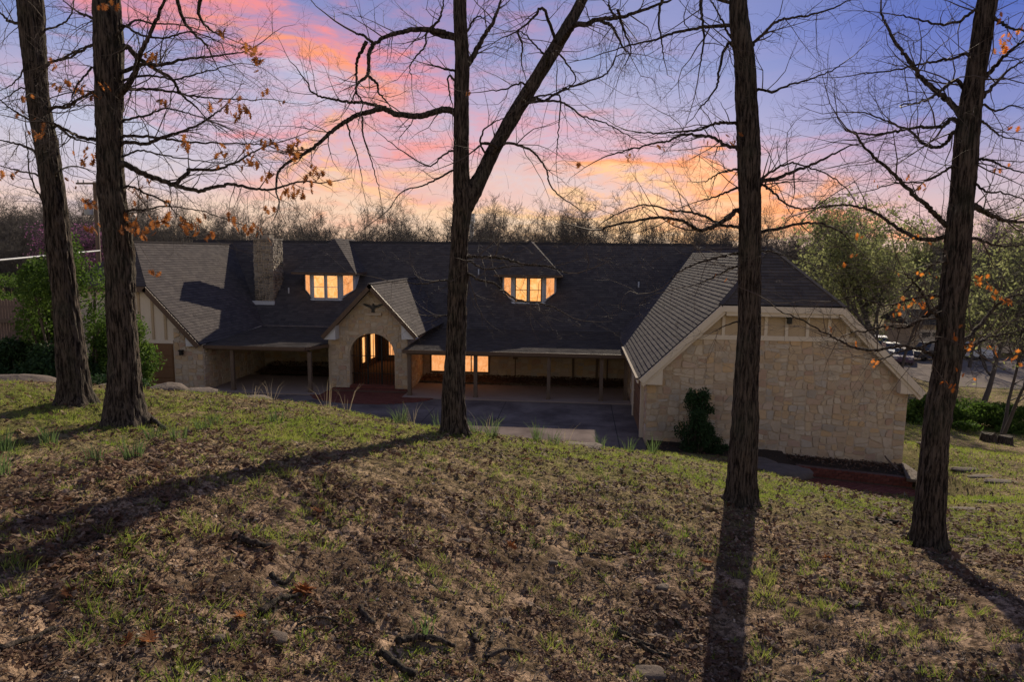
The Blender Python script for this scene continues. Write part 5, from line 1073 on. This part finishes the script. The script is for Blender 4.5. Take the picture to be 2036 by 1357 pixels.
def vehicle(label, cat, name, loc, rz, c, kind='car'):
    root = empty(name, loc, label=label, cat=cat); root.rotation_euler = (0, 0, rz); PINV[root.name] = Matrix.Identity(4)
    L = 4.6; Wd = .9
    if kind == 'car': prof = [(-2.3, .35), (-2.3, .80), (-2.15, .95), (-1.0, 1.02), (.95, 1.0), (2.1, .85), (2.28, .65), (2.28, .35)]; cab = [(-1.85, .98), (-1.2, 1.42), (.35, 1.45), (1.15, .99)]
    elif kind == 'pickup': prof = [(-2.8, .45), (-2.8, 1.1), (-.6, 1.1), (1.2, 1.12), (2.5, 1.05), (2.65, .8), (2.65, .45)]; cab = [(-.75, 1.1), (-.6, 1.78), (.75, 1.8), (1.35, 1.1)]
    else: prof = [(-2.4, .4), (-2.4, 1.05), (-2.2, 1.1), (1.1, 1.1), (2.25, 1.0), (2.4, .75), (2.4, .4)]; cab = [(-2.3, 1.08), (-2.05, 1.72), (.5, 1.75), (1.25, 1.08)]
    m = MB(); m.prism([(x, -Wd, z) for x, z in prof], (0, 2*Wd, 0)); m.build('body', c, root)
    m = MB(); n = len(cab); m.add([(x, -Wd*.97+(.16 if z > 1.2 else 0), z) for x, z in cab]+[(x, Wd*.97-(.16 if z > 1.2 else 0), z) for x, z in cab], [tuple(range(n)), tuple(range(2*n-1, n-1, -1))]+[(i, i+n, (i+1) % n+n, (i+1) % n) for i in range(n)]); m.build('cabin_windows', M_glass, root)
    z = cab[1][1]; m = MB(); m.box((cab[1][0]+.05, -Wd*.97+.17, z-.03), (cab[2][0]-.03, Wd*.97-.17, z+.03)); m.build('car_roof', c, root)
    for x in (prof[0][0]+.85, prof[-1][0]-.85):
        for s_ in (-1, 1):
            V, Fa = tube([(x, s_*(Wd-.2), .34), (x, s_*(Wd-.19), .34), (x, s_*(Wd+.02), .34), (x, s_*(Wd+.03), .34)], [.05, .34, .34, .2], 16); link('wheel', np_mesh('wheel', V, Fa, M_black, True), root)
    for s_ in (-.65, .65): m = MB(); x = prof[-1][0]; m.box((x-.12, s_-.17, .62), (x+.01, s_+.17, .78)); m.build('headlight', M_metal, root)
def car_at(px, py, *a):
    x, y = gpx(px, py); return (x, y, gz(x, y)+.03)
vehicle('small white van parked furthest left, partly behind the gable roof slope', 'van', 'parked_van', car_at(1748, 702), -1.9, car('white_paint', (.75, .75, .76)), 'suv')
vehicle('silver sedan behind the gable roof slope, right of the white van', 'car', 'parked_car', car_at(1772, 710), -1.7, car('silver_paint', (.45, .47, .50)))
vehicle('dark purple car closest to the gable roof slope', 'car', 'parked_car', car_at(1795, 722), -2.0, car('purple_paint', (.10, .06, .10)))
vehicle('black pickup truck parked in front of the garage doors', 'pickup truck', 'parked_truck', car_at(1848, 716), -2.7, car('black_paint', (.015, .017, .025)), 'pickup')
vehicle('white car parked just right of the rightmost oak trunk', 'car', 'parked_car', car_at(1920, 714), -.6, car('white_paint', (.7, .72, .75)), 'suv')
# ------------------------------------------------------------------ ground cover
def surf(x, y):
    z = gh(x, y); n_ = 1-sstep(18, 26, y); return z+n_*((fbm(x*5, y*5, 20, 4)-.5)*.08+np.clip(fbm(x*16, y*16, 31, 3)-.50, 0, 1)*.15)
def scatter(n, y0, y1, pw=1.6, xpad=1.2):
    """points on the slope, denser towards the viewer"""
    t = nrg.random(n); y = (y0**(1-pw)+t*(y1**(1-pw)-y0**(1-pw)))**(1/(1-pw)); x = y*np.tan(nrg.uniform(-.74, .60, n))*1.03+nrg.normal(0, .4, n); return x, y
def quads(P4, name, m_, kind='stuff', **k):
    n = len(P4); return setk(link(name, np_mesh(name, P4.reshape(-1, 3), np.arange(n*4).reshape(n, 4), m_)), kind=kind, **k)
# grass blades: tufts
def blades(X, Y, nb, hgt, wd, spread, lean=.5, tall=False):
    n = len(X); k = np.repeat(np.arange(n), nb); a = nrg.uniform(0, 2*np.pi, len(k)); rr_ = spread*np.sqrt(nrg.random(len(k)))
    x = X[k]+np.cos(a)*rr_; y = Y[k]+np.sin(a)*rr_; z = surf(x, y)-.005; h = hgt[k]*nrg.uniform(.5, 1.2, len(k)); l = h*lean*nrg.uniform(.2, 1.3, len(k))
    b = a+nrg.normal(0, .6, len(k)); w_ = wd*nrg.uniform(.7, 1.3, len(k)); c = nrg.uniform(0, 2*np.pi, len(k)); wx_, wy_ = np.cos(c)*w_/2, np.sin(c)*w_/2
    p0 = np.stack([x-wx_, y-wy_, z], -1); p1 = np.stack([x+wx_, y+wy_, z], -1); p2 = np.stack([x+np.cos(b)*l*.45+wx_*.7, y+np.sin(b)*l*.45+wy_*.7, z+h*.65], -1); p3 = np.stack([x+np.cos(b)*l, y+np.sin(b)*l, z+h*.95], -1)
    if tall:
        m0 = p2-np.stack([wx_*1.4, wy_*1.4, 0*wx_], -1)
        return np.concatenate([np.stack([p0, p1, p2, m0], 1), np.stack([m0, p2, p3, p3-np.stack([wx_*.2, wy_*.2, 0*wx_], -1)], 1)])
    t1 = p3+np.stack([wx_*.35, wy_*.35, 0*wx_], -1); t0 = p3-np.stack([wx_*.35, wy_*.35, 0*wx_], -1)
    return np.stack([p0, p1, t1, t0], 1)
x, y = scatter(98000, 2.3, 26, 1.45); gsel = greenness(x, y)*(vn(x*2.6, y*2.6, 71)*.65+.7*vn(x*8, y*8, 72)) > .45
x, y = x[gsel], y[gsel]; keep = ~((y > 22) & (x < 3)); x, y = x[keep], y[keep]
quads(blades(x, y, 9, nrg.uniform(.03, .075, len(x)), .0085, .05, .8), 'short_grass', M_grass)
x, y = scatter(2600, 3.2, 10, 1.3); k = (vn(x*1.4, y*1.4, 91) > .55) & (nrg.random(2600) < .30+.3*sstep(5, 8, y)); x, y = x[k], y[k]
quads(blades(x, y, 26, nrg.uniform(.04, .10, len(x)), .006, .06, .8), 'grass_tufts', M_grass)
x, y = scatter(60000, 18, 60, 1.05); k = (x > 9) & (greenness(x, y) > .22+.3*nrg.random(60000)); k &= ~((x > 7) & (x < 12.8) & (y > 20) & (y < 44)); x, y = x[k], y[k]
quads(blades(x, y, 5, nrg.uniform(.06, .12, len(x)), .02, .15, .7), 'lawn_grass', M_grass)
x, y = scatter(5200, 3.2, 15, 1.5); k = nrg.random(5200) < .65*vn(x*1.2, y*1.2, 191); x, y = x[k], y[k]
quads(blades(x, y, 16, nrg.uniform(.02, .055, len(x)), .008, .035, 1.0), 'clover_tufts', M_grass)
print('grass', len(x))
# fallen leaves
def leaves(X, Y, s, up, m_, name, z=None):
    n = len(X); a = nrg.uniform(0, 2*np.pi, n); Z_ = surf(X, Y)+up*nrg.random(n)+.004 if z is None else z
    # six-point curled leaf: two quads folded along the mid rib with lobed sides
    t = nrg.normal(0, .32, n); t2 = nrg.normal(0, .32, n); cur = nrg.uniform(.05, .42, n)
    prof = [(0, -1, .0), (.42, -.45, 1), (.25, -.15, .5), (.60, .25, 1.2), (.30, .6, .6), (0, 1, .3), (-.30, .6, .6), (-.60, .25, 1.2), (-.25, -.15, .5), (-.42, -.45, 1)]
    V = []
    for (u_, v_, c_) in prof:
        lx, ly, lz = u_*s*nrg.uniform(.8, 1.2, n), v_*s, c_*cur*s*.9+np.abs(v_)*cur*s*.3; lz = lz+lx*t+ly*t2
        V.append(np.stack([X+lx*np.cos(a)-ly*np.sin(a), Y+lx*np.sin(a)+ly*np.cos(a), Z_+lz+.2*s*(np.abs(t)+np.abs(t2))], -1))
    V = np.stack(V, 1); i = np.arange(n)[:, None]*10
    F4 = np.concatenate([i+np.array([[0, 1, 2, 8]])*1, i+np.array([[0, 8, 9, 9]])*1])[:0]
    Fq_ = np.stack([i[:, 0]+np.array(q)[:, None] for q in ((0, 1, 2, 8), (8, 2, 3, 7), (7, 3, 4, 6))], 0)   # 3 x 4 x n
    Fq_ = Fq_.transpose(2, 0, 1).reshape(-1, 4)
    T3 = np.stack([i[:, 0]+np.array(q)[:, None] for q in ((0, 8, 9, 9), (4, 5, 6, 6))], 0).transpose(2, 0, 1).reshape(-1, 4)
    V = V.reshape(-1, 3); Fa = Fq_
    me = np_mesh(name, V, Fa, m_); o = link(name, me); setk(o, kind='stuff')
    me2 = np_mesh(name, V, T3[:, :3], m_); o2 = link(name, me2); setk(o2, kind='stuff'); return o
x, y = scatter(60000, 2.3, 26, 1.5); k = (fbm(x*.9, y*.9, 55, 3)*.7+vn(x*4, y*4, 56)*.4+.20*sstep(5, 11, y)) > .595; k &= ~((y > 22) & (x < 3)); x, y = x[k], y[k]
leaves(x, y, nrg.uniform(.018, .05, len(x))*np.clip(np.hypot(x, y)/6, .62, 1.05), .02, M_litter, 'fallen_leaves'); print('leaves', len(x))
x, y = scatter(16000, 8, 30, 1.2); k = (x > 4.5) & ~((x > 7) & (x < 12.6) & (y > 20.5)); x, y = x[k], y[k]; leaves(x, y, nrg.uniform(.04, .08, len(x)), .03, M_litter, 'fallen_leaves')
x, y = scatter(90000, 2.3, 18, 1.6); k = fbm(x*1.3, y*1.3, 155, 3)+.35*vn(x*7, y*7, 156) > .60; x, y = x[k], y[k]
leaves(x, y, nrg.uniform(.007, .022, len(x)), .012, M_litter, 'leaf_fragments'); print('frag', len(x))
# leaves blown against the house
x = np.concatenate([nrg.uniform(-8.3, 2.5, 2600), nrg.uniform(-18, -12.6, 1500)]); y = np.concatenate([36.5-np.abs(nrg.normal(0, .55, 2600)), 38.4-np.abs(nrg.normal(0, .9, 1500))]); z = np.concatenate([.10+.22*np.clip((y[:2600]-35.4), 0, 1.2), .10+.22*np.clip((y[2600:]-36.6), 0, 2)])+nrg.uniform(0, .05, 4100)
leaves(x, y, nrg.uniform(.04, .075, len(x)), .02, M_litter, 'fallen_leaves', z)
x = nrg.uniform(3, 11.8, 1500); y = 25.2-np.abs(nrg.normal(0, .5, 1500)); leaves(x, y, nrg.uniform(.03, .06, 1500), .02, M_litter, 'fallen_leaves', -.02-(x-3)*.055+nrg.uniform(0, .05, 1500)+.05)
# twig litter
S = []; r = random.Random(12); x, y = scatter(17000, 2.3, 15, 1.8)
a_ = nrg.uniform(0, 6.28, len(x)); L_ = nrg.uniform(.02, .16, len(x))**1; zz = surf(x, y)
for i in range(len(x)):
    px, py, pz = x[i], y[i], zz[i]+.006; a = a_[i]; rr = r.uniform(.0012, .0035); st = L_[i]/3
    for k in range(3): 
        a += r.gauss(0, .25); q = (px+math.cos(a)*st, py+math.sin(a)*st, pz+r.gauss(0, .004)); S.append((px, py, pz, *q, rr, rr*.8)); px, py, pz = q
V, Fa = segs_np(S, 4); setk(link('twig_litter', np_mesh('twig_litter', V, Fa, M_twig, True)), kind='stuff')
# crumbs of soil, bark and gravel
x, y = scatter(75000, 2.3, 14, 1.8); k = fbm(x*1.7, y*1.7, 81, 3)+.3*vn(x*9, y*9, 82) > .55; x, y = x[k], y[k]; n = len(x); z = surf(x, y); s = nrg.uniform(.003, .011, n)*(nrg.random(n)**1.5*1.6+.5)
B = np.array([(-1, -1, -.3), (1, -1, -.3), (1, 1, -.3), (-1, 1, -.3), (-.6, -.6, .6), (.6, -.6, .6), (.6, .6, .6), (-.6, .6, .6)]); V = B[None]*nrg.uniform(.6, 1.3, (n, 8, 3))*s[:, None, None]; a = nrg.uniform(0, 6.28, n)
V = np.stack([V[..., 0]*np.cos(a)[:, None]-V[..., 1]*np.sin(a)[:, None]*.7, V[..., 0]*np.sin(a)[:, None]+V[..., 1]*np.cos(a)[:, None]*.7, V[..., 2]], -1)+np.stack([x, y, z], -1)[:, None]
Fb = np.array([(4, 5, 6, 7), (0, 1, 5, 4), (1, 2, 6, 5), (2, 3, 7, 6), (3, 0, 4, 7)]); Fa = (np.arange(n)[:, None, None]*8+Fb[None]).reshape(-1, 4)
M_crumb = mat('soil_crumbs', lambda k, b: k.ramp(rand_(k), [(0, (.03, .02, .014)), (.5, (.09, .06, .042)), (.8, (.22, .15, .10)), (1, (.50, .40, .30))]), .95)
setk(link('soil_crumbs', np_mesh('soil_crumbs', V.reshape(-1, 3), Fa, M_crumb)), kind='stuff')
# tall grass clumps
def clump(px, py, Y, hgt, n, label, m_=None, lean=.5, spread=.09, wd=.011):
    p = at(px, py, Y); P4 = blades(np.array([p[0]]), np.array([p[1]]), n, np.array([hgt]), wd, spread, lean, True)
    o = link('grass_clump', np_mesh('grass_clump', P4.reshape(-1, 3), np.arange(len(P4)*4).reshape(-1, 4), m_ or M_tallgrass)); setk(o, label, 'grass clump', 'tall grass clumps on the slope')
for a in [(797, 835, 12.4, .42, 60, 'tall green grass clump on the crest in front of the brick apron'), (945, 868, 12.2, .30, 34, 'grass clump just right of the forked oak base'), (978, 882, 11.8, .42, 46, 'tall grass clump second to the right of the forked oak base'),
          (1068, 888, 12.8, .42, 44, 'grass clump on the crest below the third porch post'), (1100, 900, 12.4, .30, 30, 'short wide grass clump on the crest right of the third porch post'), (1195, 900, 13.5, .32, 34, 'grass clump on the crest in front of the court paving'), (1250, 905, 14, .34, 30, 'grass clump on the crest left of the gable wall corner'),
          (1298, 912, 15, .42, 36, 'grass clump standing in front of the left gable wall corner'), (872, 850, 12.2, .42, 26, 'thin grass clump directly left of the forked oak base'), (100, 915, 7.8, .30, 46, 'green grass clump below the leftmost oak'), (8, 945, 7.2, .34, 50, 'green grass clump at the left edge'), (6, 1075, 5.2, .26, 40, 'dark grass clump at the left edge in the oak shadow'),
          (270, 1025, 6.3, .22, 40, 'grass clump at the lower edge of the long shadow, left part'), (200, 1045, 6.0, .18, 30, 'small grass clump left of the shadow edge clump'), (358, 930, 8.0, .26, 46, 'grass clump right of the flared oak roots'), (310, 925, 8.2, .2, 30, 'small grass clump below the flared oak roots'), (405, 900, 9.0, .2, 36, 'low grass clump in the leafy patch'), (430, 890, 9.4, .22, 30, 'grass clump in the middle of the leafy patch'), (550, 890, 10, .24, 34, 'grass clump at the upper end of the long shadow'),
          (838, 1300, 4.75, .16, 20, 'thin upright grass sprout near the bottom among bare soil'), (1650, 1000, 17, .3, 26, 'bright green sprout in the grass right of the straight oak')]: clump(*a)
for px, py, Y, h, lb in [(650, 812, 13.2, .62, 'dry pale grass stalks on the crest before the left edge of the brick apron'), (690, 818, 13, .58, 'dry pale grass stalks on the crest below the arched entry'), (540, 780, 13.2, .45, 'dry pale stalks on the crest in front of the left porch'), (500, 788, 13.0, .35, 'short dry stalks on the crest by the sunken flat rock'), (820, 850, 12.6, .5, 'dry stalks beside the tall green clump before the brick apron'), (1120, 895, 12.8, .5, 'dry stalks on the crest right of the pale flat rock'), (960, 868, 12.5, .45, 'dry stalks close to the right of the forked oak base')]: clump(px, py, Y, h, 9, lb, M_drygrass, .6, .1, .008)
# sticks
def stick(P, Y0, Y1, r0, label):
    r0 *= 1.45
    n = len(P); Q = []
    for i, (x, y) in enumerate(P): 
        g_ = gnear(x, y); Q.append((g_[0], g_[1], float(surf(np.array([g_[0]]), np.array([g_[1]]))[0])+r0*.9+.012))
    Q = smooth_path(Q, 5); Q = Q+np.random.default_rng(len(label)).normal(0, r0*.16, Q.shape); L = np.linspace(1, .6, len(Q)); V, Fa = tube(Q, r0*L*(1+.12*np.random.default_rng(3).normal(size=len(Q))), 10)
    n_ = 10; me = bpy.data.meshes.new('fallen_stick'); fs = [tuple(map(int, f)) for f in Fa]+[tuple(range(n_-1, -1, -1)), tuple(range(len(V)-n_, len(V)))]; me.from_pydata([tuple(map(float, v)) for v in V], [], fs); me.materials.append(M_bark)
    me.polygons.foreach_set('use_smooth', [True]*len(me.polygons)); setk(link('fallen_stick', me), label, 'stick')
def gnear(px, py):
    d = fw+RR*(px-CX)/F_-UU*(py-CY)/F_; t = np.arange(2, 30, .02); q = d[None]*t[:, None]; k = np.argmax(q[:, 2]+H < gh(q[:, 0], q[:, 1])); return q[k]
stick([(755, 1310), (790, 1335), (825, 1357)], 0, 0, .022, 'thick dark stick at the bottom edge left of centre')
stick([(790, 1292), (830, 1283), (870, 1285), (905, 1296)], 0, 0, .020, 'curved bark-covered stick near the bottom, left of centre')
stick([(716, 1222), (728, 1240), (745, 1258)], 0, 0, .016, 'short pale stick standing out of bare soil left of centre')
stick([(965, 1320), (1000, 1312), (1035, 1305)], 0, 0, .014, 'straight brown stick near the bottom centre')
stick([(940, 1262), (945, 1280), (948, 1295)], 0, 0, .016, 'left one of two short stubs near the bottom centre'); stick([(980, 1268), (978, 1285), (973, 1300)], 0, 0, .012, 'right one of two short stubs near the bottom centre')
stick([(1226, 1268), (1260, 1280), (1300, 1298)], 0, 0, .022, 'mossy dark stick just left of the straight oak shadow, upper one of a pair'); stick([(1268, 1303), (1300, 1308), (1335, 1318)], 0, 0, .015, 'bare stick just left of the straight oak shadow, lower one of a pair')
stick([(520, 1230), (545, 1212), (572, 1202), (600, 1196)], 0, 0, .018, 'pale curved root-like stick pointing at a big dry leaf'); stick([(468, 1078), (500, 1092), (545, 1098)], 0, 0, .024, 'rotten thick stick left of centre in the leaf litter')
stick([(1150, 1110), (1185, 1108), (1225, 1114)], 0, 0, .012, 'thin dark stick lying across bare soil right of centre'); stick([(1170, 1130), (1195, 1155), (1215, 1190)], 0, 0, .007, 'thin curved twig on bare soil right of centre'); stick([(1335, 1240), (1360, 1262), (1390, 1285)], 0, 0, .009, 'thin stick crossing into the straight oak shadow')
stick([(1795, 1075), (1825, 1085), (1850, 1100)], 0, 0, .02, 'dark root lying at the foot of the rightmost oak'); stick([(0, 1300), (60, 1280), (110, 1255)], 0, 0, .012, 'long thin stick near the lower left corner'); stick([(540, 1150), (565, 1170), (585, 1158)], 0, 0, .014, 'forked pale stick in the litter left of centre')
stick([(295, 838), (312, 850), (330, 862)], 0, 0, .03, 'exposed pale root running from the flared oak'); stick([(700, 1260), (640, 1240), (590, 1250)], 0, 0, .008, 'thin twig left of the short pale stick'); stick([(1740, 1040), (1765, 1044), (1790, 1048)], 0, 0, .03, 'short grey log left of the rightmost oak')
# flat stones and boulders
def rock(px, py, Y, sx_, sy_, sz_, label, seed, rz=0, lift=0):
    if Y is None: g_ = gnear(px, py); loc = (g_[0], g_[1])
    else: q = W(px, py, Y); loc = (q[0], Y)
    z = float(surf(np.array([loc[0]]), np.array([loc[1]]))[0])+lift; n, k = 22, 8; th = np.linspace(0, 2*np.pi, n, endpoint=False); V = []
    for j in range(k+1):
        ph = -math.pi/2+math.pi*j/k
        for t in th:
            x, y, zz_ = math.cos(ph)*math.cos(t), math.cos(ph)*math.sin(t), math.sin(ph); p = 2.6; q = (abs(x)**p+abs(y)**p+abs(zz_)**p)**(1/p); x, y, zz_ = x/q, y/q, zz_/q
            f = 1+.32*(float(vn(x*1.7+9, y*1.7+zz_*2, seed))-.5)+.16*(float(vn(x*5, y*5+zz_*5, seed+3))-.5); c, s = math.cos(rz), math.sin(rz); X, Y2 = x*sx_*f, y*sy_*f; V.append((loc[0]+X*c-Y2*s, loc[1]+X*s+Y2*c, z+zz_*sz_*f))
    Fa = [(j*n+i, j*n+(i+1) % n, (j+1)*n+(i+1) % n, (j+1)*n+i) for j in range(k) for i in range(n)]
    setk(link('rock', np_mesh('rock', V, Fa, M_rock, True)), label, 'rock')
rock(38, 762, 13.2, .95, .5, .22, 'long flat boulder on the crest at the left edge', 1); rock(205, 768, 13.4, .30, .3, .12, 'flat boulder peeking out between the two left oaks', 2); rock(332, 776, 13.0, .42, .35, .15, 'rounded brown boulder just right of the flared oak', 3, .2); rock(395, 785, 13.2, .35, .3, .09, 'low flat rock right of the rounded boulder on the crest', 4)
rock(505, 796, 13.2, .4, .3, .07, 'flat rock sunk in the crest below the left porch', 5); rock(1150, 886, 13.2, .5, .3, .05, 'pale flat rock lying on the crest before the paving', 6); rock(1555, 935, 21, .9, .7, .16, 'large low rock slab at the left end of the brick patio', 7, .3, .1); rock(1505, 925, 22.6, .6, .5, .14, 'grey rock beside the straight oak trunk near the gable wall', 8, 0, .1)
rock(540, 1280, None, .10, .07, .03, 'flat grey stone on bare soil left of centre', 9); rock(430, 1280, None, .05, .04, .02, 'small reddish flat stone left of the grey flat stone', 10); rock(920, 1080, None, .09, .06, .025, 'tan flat stone in the litter near the middle', 11); rock(1315, 1175, None, .07, .05, .022, 'pale flat stone beside the straight oak shadow', 12); rock(1000, 1237, None, .06, .04, .02, 'small dark stone on bare soil in the centre', 13); rock(1100, 1130, None, .05, .04, .02, 'small dark square stone on bare soil right of centre', 14); rock(1290, 1345, None, .13, .09, .03, 'half buried stone at the bottom edge', 15)
rock(1957, 1000, None, .26, .10, .06, 'flat grey paver lying in the grass at the right edge', 16, -.4); rock(1925, 1018, None, .5, .25, .06, 'flat brown rock right of the rightmost oak', 17); rock(1850, 880, 27, .5, .3, .1, 'pale rock in the lawn beside the house corner', 18); rock(1700, 1205, None, .08, .05, .02, 'flat stone right of the straight oak shadow', 19); rock(1320, 1172, None, .05, .04, .02, 'small stone touching the shadow edge', 20)
for i, (px, py) in enumerate([(1920, 935), (1955, 950), (1990, 960)]): rock(px, py, None, .5, .22, .06, ['flat ledge stone in the lawn, nearest the rightmost oak', 'flat ledge stone in the lawn, middle of three', 'flat ledge stone in the lawn near the right edge'][i], 40+i)
# the downspout at the wall foot
q = np.array([W(1760, 908, 25.2), W(1765, 915, 24.9), W(1785, 935, 24.4)]); V, Fa = tube(q, [.03]*3, 8); setk(link('drain_pipe', np_mesh('drain_pipe', V, Fa, M_greywood, True)), 'short pale drain pipe leaning at the foot of the gable wall', 'pipe')
# leaf heaps: big dry leaves near the viewer
for px, py, s_, k_ in [(600, 1190, .085, 4), (1015, 1095, .07, 1), (275, 1295, .07, 3), (640, 1030, .06, 2), (1400, 1125, .07, 3), (1630, 1120, .06, 2), (130, 1205, .06, 1), (470, 1245, .06, 2)]:
    g_ = gnear(px, py)
    for j in range(k_):
        x_, y_ = g_[0]+rng.gauss(0, .05), g_[1]+rng.gauss(0, .05); o = bpy.data.objects.new('dry_leaf', LEAF[0]); col.objects.link(o); o.location = (x_, y_, gz(x_, y_)+.05); o.rotation_euler = (rng.uniform(-.6, .6), rng.uniform(-.6, .6), rng.uniform(0, 6.28)); o.scale = (s_/.06,)*3
        setk(o, {600: 'curled dry oak leaf in the small pile at the end of the curved root-like stick', 1015: 'single pale dry leaf lying in the litter near the middle', 275: 'curled dry oak leaf in the cluster near the lower left', 640: 'dry leaf among the mossy litter above the root-like stick',
             1400: 'curled brown leaf in the group touching the left side of the straight oak shadow', 1630: 'dry leaf right of the straight oak shadow', 130: 'single dry leaf in the left foreground', 470: 'dry leaf in the left foreground beside the flat reddish stone'}[px], 'leaf', 'large dry leaves on the near soil')
print('tris', sum(len(o.data.loops)-2*len(o.data.polygons) for o in bpy.data.objects if o.type == 'MESH' and o.data.users < 2))
